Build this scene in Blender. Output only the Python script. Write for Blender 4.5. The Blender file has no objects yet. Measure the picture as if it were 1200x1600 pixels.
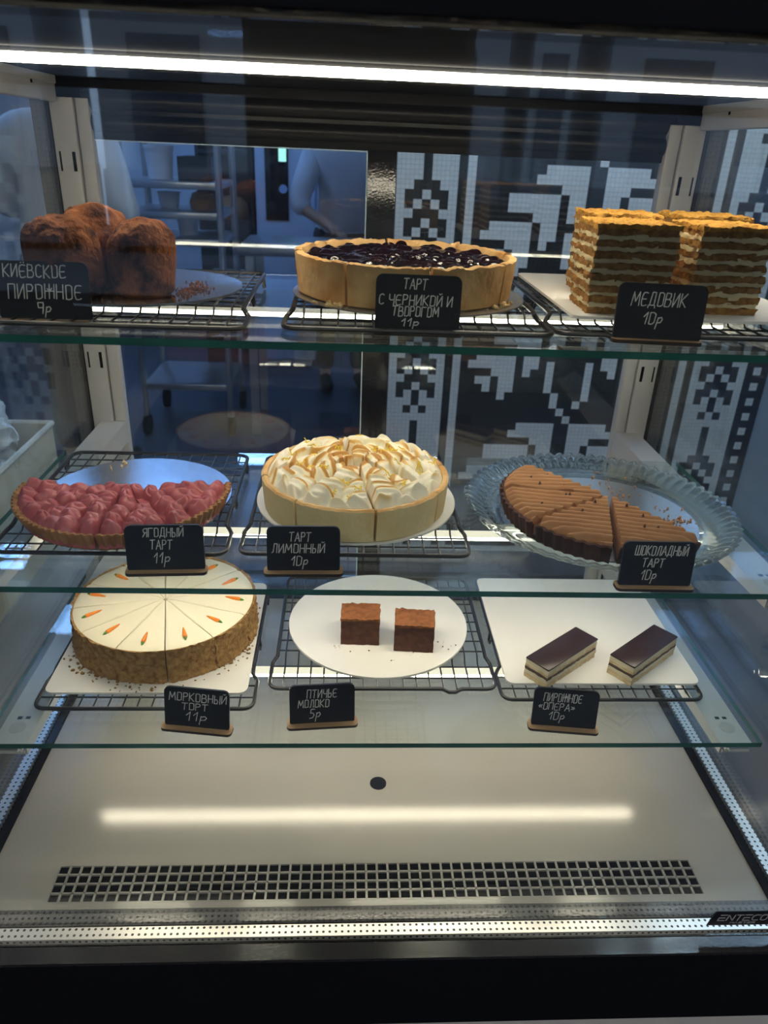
import bpy, bmesh, math, random
from mathutils import Vector, Matrix, noise
random.seed(7)
PI = math.pi
S = bpy.context.scene
COL = S.collection

# ------------------------------------------------------------------ camera
cam_d = bpy.data.cameras.new('camera')
cam = bpy.data.objects.new('camera', cam_d); COL.objects.link(cam); S.camera = cam
YAW, PITCH, ROLL, FPX = 0.06139, 0.45740, -0.04290, 1159.3
_f = Vector((math.sin(YAW)*math.cos(PITCH), math.cos(YAW)*math.cos(PITCH), -math.sin(PITCH)))
_r = Vector((math.cos(YAW), -math.sin(YAW), 0)); _d = _f.cross(_r)
_r2 = _r*math.cos(ROLL) + _d*math.sin(ROLL); _d2 = -_r*math.sin(ROLL) + _d*math.cos(ROLL)
cam.matrix_world = Matrix(((_r2.x, -_d2.x, -_f.x, -0.0482), (_r2.y, -_d2.y, -_f.y, -0.5291),
                           (_r2.z, -_d2.z, -_f.z, 0.7343), (0, 0, 0, 1)))
cam_d.sensor_fit = 'VERTICAL'; cam_d.sensor_height = 36; cam_d.lens = FPX/1600*36
cam_d.clip_start = 0.02
cam_d.dof.use_dof = True; cam_d.dof.focus_distance = 0.86; cam_d.dof.aperture_fstop = 9.0

# ------------------------------------------------------------------ world, lights, exposure
W = bpy.data.worlds.new('world'); S.world = W; W.use_nodes = True
wn = W.node_tree.nodes; wl = W.node_tree.links; wn.clear()
_o = wn.new('ShaderNodeOutputWorld'); _b = wn.new('ShaderNodeBackground')
_b.inputs[0].default_value = (0.50, 0.68, 1.0, 1); _b.inputs[1].default_value = 2.2
wl.new(_b.outputs[0], _o.inputs[0])
S.view_settings.view_transform = 'Standard'; S.view_settings.look = 'None'
S.view_settings.exposure = 0.0; S.view_settings.gamma = 1.0; S.view_settings.use_curve_mapping = False
S.cycles.transparent_max_bounces = 48; S.cycles.max_bounces = 10; S.cycles.glossy_bounces = 6
S.cycles.sample_clamp_indirect = 6.0
LED_SHELF, LED_TOP, LED_BACK = 30.0, 46.0, 1.5
LED_COL = (1.0, 0.855, 0.665)
KITCHEN_FILL, SHOP_FILL = 22.0, 17.0

# ------------------------------------------------------------------ helpers
def link(o): COL.objects.link(o); return o
def tag(o, label=None, cat=None, group=None, kind=None):
    if label: o['label'] = label
    if cat: o['category'] = cat
    if group: o['group'] = group
    if kind: o['kind'] = kind
    return o
def thing(name, label, cat, loc=(0,0,0), rz=0, group=None):
    o = bpy.data.objects.new(name, None); link(o); o.empty_display_size = 0.02
    o.location = loc; o.rotation_euler = (0,0,rz)
    return tag(o, label, cat, group)
def obj(name, bm, mats, parent=None, world=False, smooth=True, angle=38):
    me = bpy.data.meshes.new(name)
    bmesh.ops.recalc_face_normals(bm, faces=bm.faces)
    if smooth:
        for f in bm.faces: f.smooth = True
        ca = math.radians(angle)
        for e in bm.edges:
            if len(e.link_faces) == 2 and e.calc_face_angle(0) > ca: e.smooth = False
    bm.to_mesh(me); bm.free()
    if not isinstance(mats, (list, tuple)): mats = [mats]
    for m in mats: me.materials.append(m)
    o = bpy.data.objects.new(name, me); link(o)
    if parent is not None:
        o.parent = parent
        if world:
            r = parent
            off = Vector((0,0,0))
            while r is not None: off += r.location; r = r.parent
            o.location = -off
    return o
def struct(name, bm, m): return tag(obj(name, bm, m), kind='structure')
NB = bmesh.new
def box(bm, x0, x1, y0, y1, z0, z1, bev=0, seg=2, mi=0):
    g = bmesh.ops.create_cube(bm, size=1, matrix=Matrix.Translation(((x0+x1)/2,(y0+y1)/2,(z0+z1)/2)) @ Matrix.Diagonal((x1-x0,y1-y0,z1-z0,1)))
    vs = g['verts']; fs = list({f for v in vs for f in v.link_faces})
    for f in fs: f.material_index = mi
    if bev:
        es = list({e for v in vs for e in v.link_edges})
        bmesh.ops.bevel(bm, geom=es, offset=bev, segments=seg, profile=0.5, affect='EDGES')
    return bm
def cyl(bm, p, r, h, n=24, r2=None):
    bmesh.ops.create_cone(bm, cap_ends=True, segments=n, radius1=r, radius2=r if r2 is None else r2, depth=h,
                          matrix=Matrix.Translation((p[0],p[1],p[2]+h/2)))
    return bm
def tube(bm, pts, r, n=8, closed=False):
    pts = [Vector(p) for p in pts]; N = len(pts); rings = []
    up0 = Vector((0,0,1))
    for i, p in enumerate(pts):
        a = pts[i-1] if (i > 0 or closed) else p
        b = pts[(i+1) % N] if (i < N-1 or closed) else p
        t = (b-a)
        if t.length < 1e-9: t = Vector((1,0,0))
        t.normalize()
        u = up0 if abs(t.z) < 0.93 else Vector((1,0,0))
        x = t.cross(u).normalized(); y = x.cross(t).normalized()
        rr = r[i] if isinstance(r, (list, tuple)) else r
        rings.append([bm.verts.new(p + (x*math.cos(2*PI*k/n) + y*math.sin(2*PI*k/n))*rr) for k in range(n)])
    for i in range(N if closed else N-1):
        A, B = rings[i], rings[(i+1) % N]
        for k in range(n): bm.faces.new((A[k], A[(k+1)%n], B[(k+1)%n], B[k]))
    if not closed:
        bm.faces.new(list(reversed(rings[0]))); bm.faces.new(rings[-1])
    return bm
def sweep(bm, prof, a0=0, a1=2*PI, n=64, rmod=None, zmod=None, mi=0, cx=0, cy=0):
    """closed (r,z) profile turned about z; whole turn or a sector with end caps"""
    full = abs((a1-a0) - 2*PI) < 1e-6
    rings = []
    for i in range(n if full else n+1):
        a = a0 + (a1-a0)*i/n; ring = []
        for r, z in prof:
            rr = r*(rmod(a, r, z) if rmod else 1); zz = z + (zmod(a, r, z) if zmod else 0)
            ring.append(bm.verts.new((cx+rr*math.cos(a), cy+rr*math.sin(a), zz)))
        rings.append(ring)
    m = len(prof)
    for i in range(n):
        A, B = rings[i], rings[(i+1) % len(rings)]
        for k in range(m):
            try: f = bm.faces.new((A[k], B[k], B[(k+1)%m], A[(k+1)%m])); f.material_index = mi
            except ValueError: pass
    if not full:
        bm.faces.new(rings[0]).material_index = mi; bm.faces.new(list(reversed(rings[-1]))).material_index = mi
    return bm
def lathe(bm, prof, n=48, rmod=None):
    """open profile from the axis outwards, poles closed"""
    rings = []
    for r, z in prof:
        if r < 1e-6: rings.append([bm.verts.new((0,0,z))])
        else: rings.append([bm.verts.new((r*(rmod(2*PI*k/n, z) if rmod else 1)*math.cos(2*PI*k/n), r*(rmod(2*PI*k/n, z) if rmod else 1)*math.sin(2*PI*k/n), z)) for k in range(n)])
    for A, B in zip(rings, rings[1:]):
        for k in range(n):
            if len(A) == 1 and len(B) == 1: continue
            if len(A) == 1: bm.faces.new((A[0], B[k], B[(k+1)%n]))
            elif len(B) == 1: bm.faces.new((A[k], A[(k+1)%n], B[0]))
            else: bm.faces.new((A[k], A[(k+1)%n], B[(k+1)%n], B[k]))
    return bm
def field(bm, r0, r1, a0, a1, zb, top, nr, na, shift=(0,0), gap=0.0, colfn=None):
    """solid wedge with a height-field top; cut faces drop straight to zb.  top(x,y,u,v) -> z ; u radial 0..1, v angular 0..1"""
    cl = bm.loops.layers.color.new('bake') if colfn else None
    am = (a0+a1)/2; ox = gap*math.cos(am)+shift[0]; oy = gap*math.sin(am)+shift[1]
    G = []; cols = {}
    for i in range(nr+1):
        row = []
        for j in range(na+1):
            u = i/nr; v = j/na; r = r0+(r1-r0)*u; a = a0+(a1-a0)*v
            x = r*math.cos(a); y = r*math.sin(a)
            vt = bm.verts.new((x+ox, y+oy, top(x, y, u, v))); row.append(vt)
            if colfn: cols[vt] = colfn(x, y, u, v)
        G.append(row)
    for i in range(nr):
        for j in range(na): bm.faces.new((G[i][j], G[i+1][j], G[i+1][j+1], G[i][j+1]))
    loop = G[0][:] + [G[i][na] for i in range(1, nr+1)] + [G[nr][j] for j in range(na-1, -1, -1)] + [G[i][0] for i in range(nr-1, 0, -1)]
    bot = []
    for vt in loop:
        b = bm.verts.new((vt.co.x, vt.co.y, zb)); bot.append(b)
        if colfn: cols[b] = 0.0
    L = len(loop)
    for k in range(L): bm.faces.new((loop[k], loop[(k+1)%L], bot[(k+1)%L], bot[k]))
    bm.faces.new(bot)
    if colfn:
        for f in bm.faces:
            for lp in f.loops: c = cols[lp.vert]; lp[cl] = (c, c, c, 1)
    return bm
def nz(x, y, z=0): return noise.noise(Vector((x, y, z)))
def rough_box(bm, x0, x1, y0, y1, z0, z1, n, amp, freq=120, seed=0, zamp=None, mi=0):
    """box of small faces whose skin is crumbly"""
    nx, ny, nzv = n; vs = {}
    zamp = amp if zamp is None else zamp
    def V(i, j, k):
        if (i,j,k) not in vs:
            x = x0+(x1-x0)*i/nx; y = y0+(y1-y0)*j/ny; z = z0+(z1-z0)*k/nzv
            d = Vector((nz(x*freq+seed, y*freq, z*freq), nz(x*freq, y*freq+31+seed, z*freq), nz(x*freq, y*freq, z*freq+77+seed)))
            vs[(i,j,k)] = bm.verts.new((x+d.x*amp, y+d.y*amp, z+d.z*zamp))
        return vs[(i,j,k)]
    def q(a,b,c,d): bm.faces.new((a,b,c,d)).material_index = mi
    for i in range(nx):
        for j in range(ny):
            q(V(i,j,0),V(i,j+1,0),V(i+1,j+1,0),V(i+1,j,0)); q(V(i,j,nzv),V(i+1,j,nzv),V(i+1,j+1,nzv),V(i,j+1,nzv))
    for i in range(nx):
        for k in range(nzv):
            q(V(i,0,k),V(i+1,0,k),V(i+1,0,k+1),V(i,0,k+1)); q(V(i,ny,k),V(i,ny,k+1),V(i+1,ny,k+1),V(i+1,ny,k))
    for j in range(ny):
        for k in range(nzv):
            q(V(0,j,k),V(0,j,k+1),V(0,j+1,k+1),V(0,j+1,k)); q(V(nx,j,k),V(nx,j+1,k),V(nx,j+1,k+1),V(nx,j,k+1))
    return bm

# ------------------------------------------------------------------ materials
def mat(name, col, rough=0.5, metal=0.0, bump=None, var=None, spec=0.5, coat=0.0, sss=0.0, aniso=None):
    m = bpy.data.materials.new(name); m.use_nodes = True
    nt = m.node_tree; N = nt.nodes; L = nt.links; p = N['Principled BSDF']
    p.inputs['Base Color'].default_value = (*col, 1); p.inputs['Roughness'].default_value = rough
    p.inputs['Metallic'].default_value = metal; p.inputs['Specular IOR Level'].default_value = spec
    p.inputs['Coat Weight'].default_value = coat
    if sss:
        p.inputs['Subsurface Weight'].default_value = sss; p.inputs['Subsurface Radius'].default_value = (0.006,0.004,0.003); p.inputs['Subsurface Scale'].default_value = 1.0
    tc = N.new('ShaderNodeTexCoord'); src = tc.outputs['Object']
    if aniso:
        mp = N.new('ShaderNodeMapping'); mp.inputs['Scale'].default_value = aniso; L.new(src, mp.inputs[0]); src = mp.outputs[0]
    if var:
        c2, sc, lo, hi = var
        t = N.new('ShaderNodeTexNoise'); t.inputs['Scale'].default_value = sc; t.inputs['Detail'].default_value = 6; L.new(src, t.inputs['Vector'])
        r = N.new('ShaderNodeValToRGB'); r.color_ramp.elements[0].position = lo; r.color_ramp.elements[1].position = hi
        r.color_ramp.elements[0].color = (*col, 1); r.color_ramp.elements[1].color = (*c2, 1)
        L.new(t.outputs['Fac'], r.inputs[0]); L.new(r.outputs[0], p.inputs['Base Color'])
    if bump:
        sc, st, dist = bump
        t2 = N.new('ShaderNodeTexNoise'); t2.inputs['Scale'].default_value = sc; t2.inputs['Detail'].default_value = 4; L.new(src, t2.inputs['Vector'])
        b = N.new('ShaderNodeBump'); b.inputs['Strength'].default_value = st; b.inputs['Distance'].default_value = dist
        L.new(t2.outputs['Fac'], b.inputs['Height']); L.new(b.outputs[0], p.inputs['Normal'])
    return m
def glass(name, tint=(0.97,0.985,0.98), f0=0.045, boost=1.0, rough=0.0):
    """clear sheet: see-through plus mirror reflection that grows towards grazing angles"""
    m = bpy.data.materials.new(name); m.use_nodes = True
    N = m.node_tree.nodes; L = m.node_tree.links; N.clear()
    o = N.new('ShaderNodeOutputMaterial'); mx = N.new('ShaderNodeMixShader'); t = N.new('ShaderNodeBsdfTransparent'); g = N.new('ShaderNodeBsdfGlossy')
    t.inputs[0].default_value = (*tint, 1); g.inputs['Roughness'].default_value = rough
    ge = N.new('ShaderNodeNewGeometry'); dp = N.new('ShaderNodeVectorMath'); dp.operation = 'DOT_PRODUCT'
    L.new(ge.outputs['Normal'], dp.inputs[0]); L.new(ge.outputs['Incoming'], dp.inputs[1])
    def M(op, a, b):
        n = N.new('ShaderNodeMath'); n.operation = op
        for i, v in enumerate((a, b)):
            if v is None: continue
            if isinstance(v, (int, float)): n.inputs[i].default_value = v
            else: L.new(v, n.inputs[i])
        return n.outputs[0]
    ab = M('ABSOLUTE', dp.outputs['Value'], None); om = M('SUBTRACT', 1.0, ab); pw = M('POWER', om, 5.0)
    fr = M('ADD', M('MULTIPLY', pw, (1-f0)*boost), f0); mn = M('MINIMUM', fr, 1.0)
    L.new(mn, mx.inputs[0]); L.new(t.outputs[0], mx.inputs[1]); L.new(g.outputs[0], mx.inputs[2]); L.new(mx.outputs[0], o.inputs[0])
    return m
def emit(name, col, st):
    m = bpy.data.materials.new(name); m.use_nodes = True; N = m.node_tree.nodes; L = m.node_tree.links; N.clear()
    o = N.new('ShaderNodeOutputMaterial'); e = N.new('ShaderNodeEmission'); e.inputs[0].default_value = (*col,1); e.inputs[1].default_value = st
    L.new(e.outputs[0], o.inputs[0]); return m

M_glass = glass('clear_glass'); M_shelfglass = glass('shelf_glass', (0.955,0.985,0.975), 0.045)
M_edge = mat('green_glass_edge', (0.012,0.075,0.062), 0.15, spec=0.5, var=((0.022,0.14,0.115), 14, 0.35, 0.75))
M_plate = glass('pressed_glass', (0.95,0.98,0.98), 0.05, 1.2, 0.0)
_n = M_plate.node_tree.nodes; _l = M_plate.node_tree.links; _ou = [q for q in _n if q.type == 'OUTPUT_MATERIAL'][0]; _old = _ou.inputs[0].links[0].from_socket
_g = _n.new('ShaderNodeBsdfGlass'); _g.inputs['IOR'].default_value = 1.46; _g.inputs['Roughness'].default_value = 0.0; _g.inputs[0].default_value = (0.93,0.97,0.97,1)
_m = _n.new('ShaderNodeMixShader'); _m.inputs[0].default_value = 0.75; _l.new(_old, _m.inputs[1]); _l.new(_g.outputs[0], _m.inputs[2]); _l.new(_m.outputs[0], _ou.inputs[0])
M_black = mat('black_powder_coat', (0.010,0.010,0.012), 0.09, bump=(300, 0.30, 0.0006), spec=0.6)
M_blackgloss = mat('black_satin_panel', (0.008,0.009,0.012), 0.9, spec=0.02)
M_header = mat('black_header_paint', (0.008,0.008,0.009), 0.34, bump=(260, 0.4, 0.0006), spec=0.22)
M_ceil = mat('dark_ceiling_panel', (0.030,0.031,0.034), 0.95, spec=0.0)
M_grey = mat('grey_powder_coat', (0.43,0.43,0.435), 0.45, bump=(500, 0.08, 0.0003))
M_slot = mat('dark_slot', (0.004,0.004,0.004), 0.9, spec=0.1)
M_deck = mat('pale_grey_steel', (0.315,0.298,0.272), 0.15, 0.06, bump=(330, 0.10, 0.0005), var=((0.29,0.277,0.255), 5, 0.3, 0.7), spec=0.42)
M_alu = mat('aluminium_spacer', (0.80,0.79,0.76), 0.28, 0.9)
M_steel = mat('stainless_steel', (0.55,0.57,0.60), 0.3, 0.9)
M_wire = mat('black_rack_wire', (0.014,0.014,0.016), 0.38, spec=0.6)
M_white_card = mat('white_card', (0.80,0.78,0.74), 0.55, bump=(60,0.04,0.001))
M_foil = mat('silver_foil_card', (0.66,0.68,0.72), 0.24, 1.0, bump=(700,0.30,0.0005))
M_clear_board = mat('grey_foil_card', (0.36,0.34,0.31), 0.32, 0.7, bump=(500,0.2,0.0005))
M_cocoa = mat('cocoa_dust', (0.23,0.088,0.038), 0.95, bump=(200,0.9,0.004), var=((0.040,0.016,0.012), 48, 0.47, 0.66), spec=0.12)
M_cocoa2 = mat('cocoa_sponge', (0.12,0.05,0.03), 0.9, bump=(400,0.5,0.0015), var=((0.07,0.03,0.02), 120, 0.4, 0.7), spec=0.15)
M_crust_gold = mat('golden_pastry', (0.74,0.48,0.22), 0.75, bump=(110,0.8,0.003), var=((0.52,0.26,0.075), 34, 0.42, 0.72), spec=0.2)
M_crust_pale = mat('pale_pastry', (0.83,0.68,0.38), 0.75, bump=(120,0.5,0.002), var=((0.72,0.52,0.24), 26, 0.45, 0.8), spec=0.2)
M_crust_brown = mat('brown_pastry', (0.40,0.20,0.085), 0.8, bump=(150,0.4,0.0015), var=((0.27,0.12,0.05), 35, 0.4, 0.7), spec=0.2)
M_crust_dark = mat('dark_cocoa_pastry', (0.055,0.022,0.014), 0.72, bump=(170,0.4,0.0015), var=((0.09,0.034,0.02), 40, 0.4, 0.7), spec=0.3)
M_jam = mat('blueberry_jam', (0.010,0.004,0.008), 0.14, bump=(120,0.35,0.002), var=((0.030,0.005,0.008), 45, 0.5, 0.75), spec=0.55, coat=0.2)
M_curd = mat('curd_filling', (0.80,0.66,0.42), 0.7, bump=(150,0.3,0.001))
M_lemoncurd = mat('lemon_curd', (0.85,0.56,0.08), 0.35, spec=0.5)
M_pink = mat('pink_berry_cream', (0.46,0.118,0.132), 0.27, sss=0.08, bump=(60,0.12,0.002), var=((0.40,0.092,0.108), 60, 0.4, 0.75), spec=0.45)
M_mousse = mat('milk_chocolate_mousse', (0.43,0.215,0.095), 0.55, bump=(140,0.2,0.001), var=((0.36,0.17,0.07), 45, 0.4, 0.7), spec=0.3)
M_honey_top = mat('honey_crumb', (0.66,0.36,0.085), 0.9, bump=(330,0.9,0.003), var=((0.50,0.24,0.05), 160, 0.4, 0.65), spec=0.1)
M_honey = mat('honey_sponge', (0.42,0.225,0.075), 0.9, bump=(300,0.8,0.0025), var=((0.27,0.125,0.04), 170, 0.4, 0.65), spec=0.1)
M_cream = mat('sour_cream_layer', (0.84,0.72,0.44), 0.6, bump=(160,0.5,0.002), spec=0.2)
M_frost = mat('ivory_frosting', (0.80,0.735,0.56), 0.5, bump=(40,0.15,0.001), sss=0.05, spec=0.25)
M_ccrumb = mat('carrot_cake_crumb', (0.42,0.25,0.095), 0.92, bump=(260,0.9,0.003), var=((0.25,0.125,0.04), 150, 0.4, 0.66), spec=0.1)
M_orange = mat('orange_icing', (0.85,0.24,0.015), 0.4); M_green = mat('green_icing', (0.045,0.20,0.02), 0.4)
M_zest = mat('lemon_zest', (0.92,0.66,0.03), 0.4)
M_glaze = mat('dark_chocolate_glaze', (0.030,0.013,0.013), 0.28, spec=0.35)
M_opera_cream = mat('coffee_cream', (0.74,0.66,0.47), 0.6, bump=(200,0.4,0.001))
M_opera_sponge = mat('almond_sponge', (0.62,0.45,0.24), 0.85, bump=(260,0.7,0.002), var=((0.75,0.62,0.40), 140, 0.4, 0.65))
M_opera_dark = mat('chocolate_ganache', (0.09,0.05,0.035), 0.6, bump=(200,0.3,0.001))
M_chalkboard = mat('black_chalkboard', (0.010,0.011,0.014), 0.42, spec=0.35)
M_chalk = mat('chalk_marks', (0.78,0.77,0.73), 0.9, var=((0.52,0.51,0.49), 300, 0.35, 0.7))
M_wood = mat('plywood', (0.40,0.25,0.13), 0.55, var=((0.28,0.165,0.08), 9, 0.35, 0.7), aniso=(4,60,60))
M_woodedge = mat('laser_cut_edge', (0.022,0.013,0.009), 0.6)
M_crumbs = mat('pastry_crumbs', (0.72,0.52,0.26), 0.85)
M_ledshelf = emit('shelf_led', LED_COL, LED_SHELF); M_ledtop = emit('ceiling_led', LED_COL, LED_TOP); M_ledback = emit('led_milky_back', LED_COL, LED_BACK)
M_badge = mat('badge_black', (0.004,0.005,0.008), 0.3); M_badgetext = mat('badge_silver', (0.42,0.43,0.46), 0.5, 0.1)

# meringue: white, toasted where the 'bake' attribute says the torch caught it
M_mer = mat('toasted_meringue', (0.92,0.88,0.78), 0.45, sss=0.08, spec=0.3)
_N = M_mer.node_tree.nodes; _L = M_mer.node_tree.links
_a = _N.new('ShaderNodeVertexColor'); _a.layer_name = 'bake'; _r_ = _N.new('ShaderNodeValToRGB'); _e = _r_.color_ramp.elements
_e[0].position = 0.0; _e[0].color = (0.93,0.87,0.72,1); _e[1].position = 1.0; _e[1].color = (0.09,0.035,0.01,1)
for ps, cc in ((0.16,(0.92,0.82,0.58,1)), (0.34,(0.84,0.60,0.25,1)), (0.58,(0.58,0.30,0.075,1)), (0.82,(0.30,0.13,0.03,1))):
    k_ = _e.new(ps); k_.color = cc
_L.new(_a.outputs['Color'], _r_.inputs[0]); _L.new(_r_.outputs[0], _N['Principled BSDF'].inputs['Base Color'])

# ------------------------------------------------------------------ the place: shop, kitchen, tiled wall
FL = -0.62
M_floor = mat('blue_grey_floor', (0.050,0.058,0.080), 0.40, var=((0.036,0.042,0.062), 1.5, 0.35, 0.7))
M_wallpaint = mat('painted_wall', (0.50,0.53,0.58), 0.7)
M_shopdark = mat('dark_shop_wall', (0.05,0.05,0.055), 0.8)
M_kwall = mat('kitchen_wall', (0.55,0.60,0.68), 0.5)
bm = NB(); box(bm, -4.1, 3.6, -4.1, 6.1, FL-0.1, FL); struct('floor', bm, M_floor)
bm = NB(); box(bm, -4.1, 3.6, -4.1, 6.1, 2.3, 2.4); struct('ceiling', bm, mat('ceiling_paint', (0.62,0.64,0.68), 0.8))
bm = NB(); box(bm, -4.1, -4.0, -4.1, 6.1, FL, 2.3); struct('wall_left', bm, M_wallpaint)
bm = NB(); box(bm, 3.5, 3.6, -4.1, 6.1, FL, 2.3); struct('wall_right', bm, M_wallpaint)
bm = NB(); box(bm, -4.0, 3.5, 6.0, 6.1, FL, 2.3); struct('wall_back', bm, M_kwall)
# street side: piers, sill and lintel round three window openings
WIN = [(-3.4,-0.55,-0.15), (0.55,3.2,0.42)]
bm = NB(); xs = [-4.0] + [v for w in WIN for v in w[:2]] + [3.5]
for a, b in zip(xs[0::2], xs[1::2]): box(bm, a, b, -4.1, -4.0, FL, 2.3)
for a, b, c in WIN: box(bm, a, b, -4.1, -4.0, FL, c); box(bm, a, b, -4.1, -4.0, 1.75, 2.3)
struct('wall_front', bm, M_shopdark)
for i, (a, b, c) in enumerate(WIN):
    bm = NB()
    for q in ((a,a+.05,c,1.75), (b-.05,b,c,1.75), (a+.05,b-.05,c,c+.05), (a+.05,b-.05,1.70,1.75), (a+.05,b-.05,.95,1.0)): box(bm, q[0], q[1], -4.09, -4.03, q[2], q[3])
    w = struct('window_%d' % (i+1), bm, mat('window_frame_dark', (0.03,0.03,0.035), 0.4))
    bm = NB(); box(bm, a+.05, b-.05, -4.065, -4.058, c+.05, 1.70); obj('pane', bm, M_glass, w)

# houses added across the street, gapped to shape haze and sky bands in the glass
for i, (x0, x1, h, c, lab) in enumerate(((-11.5,-3.95,6.5,(0.30,0.32,0.35),'added grey town house across the street at the far left'),(-3.25,1.98,7.5,(0.27,0.27,0.28),'added dark grey town house across the street in the middle'),
        (2.30,2.86,6.0,(0.33,0.34,0.35),'added narrow grey house across the street'),(3.30,10.5,7.0,(0.30,0.31,0.33),'added grey town house across the street at the far right'))):
    bm = NB(); box(bm, -(x1-x0)/2, (x1-x0)/2, -1.5, .5, 0, h); t = obj('added_house_%d' % (i+1), bm, mat('render_%d' % i, c, 0.9), smooth=False); t.location = ((x0+x1)/2,-11.0,FL); tag(t, lab, kind='structure')
    bm = NB(); box(bm, -(x1-x0)/2-.03, (x1-x0)/2+.03, -1.5, .56, 0, .95); obj('plinth', bm, mat('dark_plinth_%d' % i, (0.10,0.10,0.11), 0.9), t, smooth=False)  # dark base added to end the mirrored haze lower down
    w_ = x1-x0; n_ = max(1, int(w_/1.5))
    for k in range(n_):
        for zz in (1.0, 3.6):
            xc = -w_/2 + w_*(k+.5)/n_; hw_ = min(.45, w_/n_*.3)
            bm = NB(); box(bm, xc-hw_, xc+hw_, .49, .53, zz, zz+1.5); obj('window', bm, mat('house_glass', (0.05,0.06,0.08), 0.1), t, smooth=False)
bm = NB(); box(bm, -13, 13, -14, -4.1, FL-.25, FL-.1); struct('ground', bm, mat('street_paving', (0.085,0.085,0.09), 0.9))

# mosaic wall
TB, TV, TX, TZ, TY = 0.02655, 0.0271, 0.1757, 0.6497, 1.9
ORN = {0:[(16,19),(21,24)], 1:[(10,16),(17,19),(21,23),(24,30)], 2:[(10,16),(17,19),(21,23),(24,30)], 3:[(13,16),(17,18),(22,23),(24,27)],
       4:[(8,13),(14,16),(24,26),(27,32)], 5:[(7,13),(14,16),(17,18),(22,23),(24,26),(27,33)], 6:[(10,13),(14,15),(17,18),(22,23),(25,26),(27,30)],
       7:[(8,10),(11,13),(17,18),(22,23),(27,29),(30,32)], 8:[(9,10),(11,13),(17,18),(22,23),(27,29),(30,31)], 9:[(11,12),(18,19),(22,23),(28,29)],
       10:[(18,19),(21,22)], 11:[(19,20)], 12:[(20,21)], 13:[(14,19),(21,26)], 14:[(13,19),(21,27)]}
MOT = {'C':(-1,0,1), 'A':(-2,-1,1,2), 'B':(-2,0,2), 'S':(0,), 'P':(-1,1), 'W':()}
MSEQ = 'CABCABCABSPWSSSS'
def white(c, r):
    if c < -5: return True
    for mc in (0, 39):
        if abs(c-mc) <= 3: return (c-mc) not in MOT[MSEQ[r % 16]]
    if c in (4, 35, -4, 43, 45): return False
    if c in (5, 34): return True
    if c in (-5, 44): return r % 2 == 0
    if 6 <= c <= 33: return any(a <= c < b for a, b in ORN[r % 15])
    return True
def tilemat(name, c1, grout):
    m = mat(name, c1, 0.18, spec=0.5); N = m.node_tree.nodes; L = m.node_tree.links; p = N['Principled BSDF']
    tc = N.new('ShaderNodeTexCoord'); sp = N.new('ShaderNodeSeparateXYZ'); L.new(tc.outputs['Object'], sp.inputs[0])
    cb = N.new('ShaderNodeCombineXYZ'); L.new(sp.outputs['X'], cb.inputs['X']); L.new(sp.outputs['Z'], cb.inputs['Y'])
    br = N.new('ShaderNodeTexBrick'); br.offset = 0; br.squash = 1
    br.inputs['Color1'].default_value = (*c1,1); br.inputs['Color2'].default_value = (*[x*0.92 for x in c1],1); br.inputs['Mortar'].default_value = (*grout,1)
    br.inputs['Scale'].default_value = 1; br.inputs['Mortar Size'].default_value = 0.0006; br.inputs['Brick Width'].default_value = TB/2; br.inputs['Row Height'].default_value = TV/2
    L.new(cb.outputs[0], br.inputs['Vector']); L.new(br.outputs['Color'], p.inputs['Base Color']); return m
M_tw = tilemat('white_mosaic', (0.66,0.70,0.74), (0.40,0.42,0.44)); M_tk = tilemat('black_mosaic', (0.022,0.024,0.028), (0.045,0.045,0.05))
bm = NB(); C0, C1, R0, R1 = -5, 46, -14, 46
vg = {}
def tv(c, r):
    if (c,r) not in vg: vg[(c,r)] = bm.verts.new((c*TB, 0, -r*TV))
    return vg[(c,r)]
for c in range(C0, C1):
    for r in range(R0, R1):
        f = bm.faces.new((tv(c,r), tv(c,r+1), tv(c+1,r+1), tv(c+1,r))); f.material_index = 0 if white(c, r) else 1
z0 = -R1*TV; z1 = -R0*TV; xa = C0*TB; xb = C1*TB
box(bm, xa, xb, 0.001, 0.12, FL-TZ, 2.3-TZ)
o = obj('wall_mosaic', bm, [M_tw, M_tk], smooth=False); o.location = (TX, TY, TZ); tag(o, kind='structure')
bm = NB(); box(bm, TX+xb, 3.5, TY+0.02, TY+0.12, FL, 2.3); struct('wall_aisle', bm, mat('blue_lit_wall', (0.30,0.36,0.46), 0.6))  # plain wall; the blue light on it is put into the colour
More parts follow.
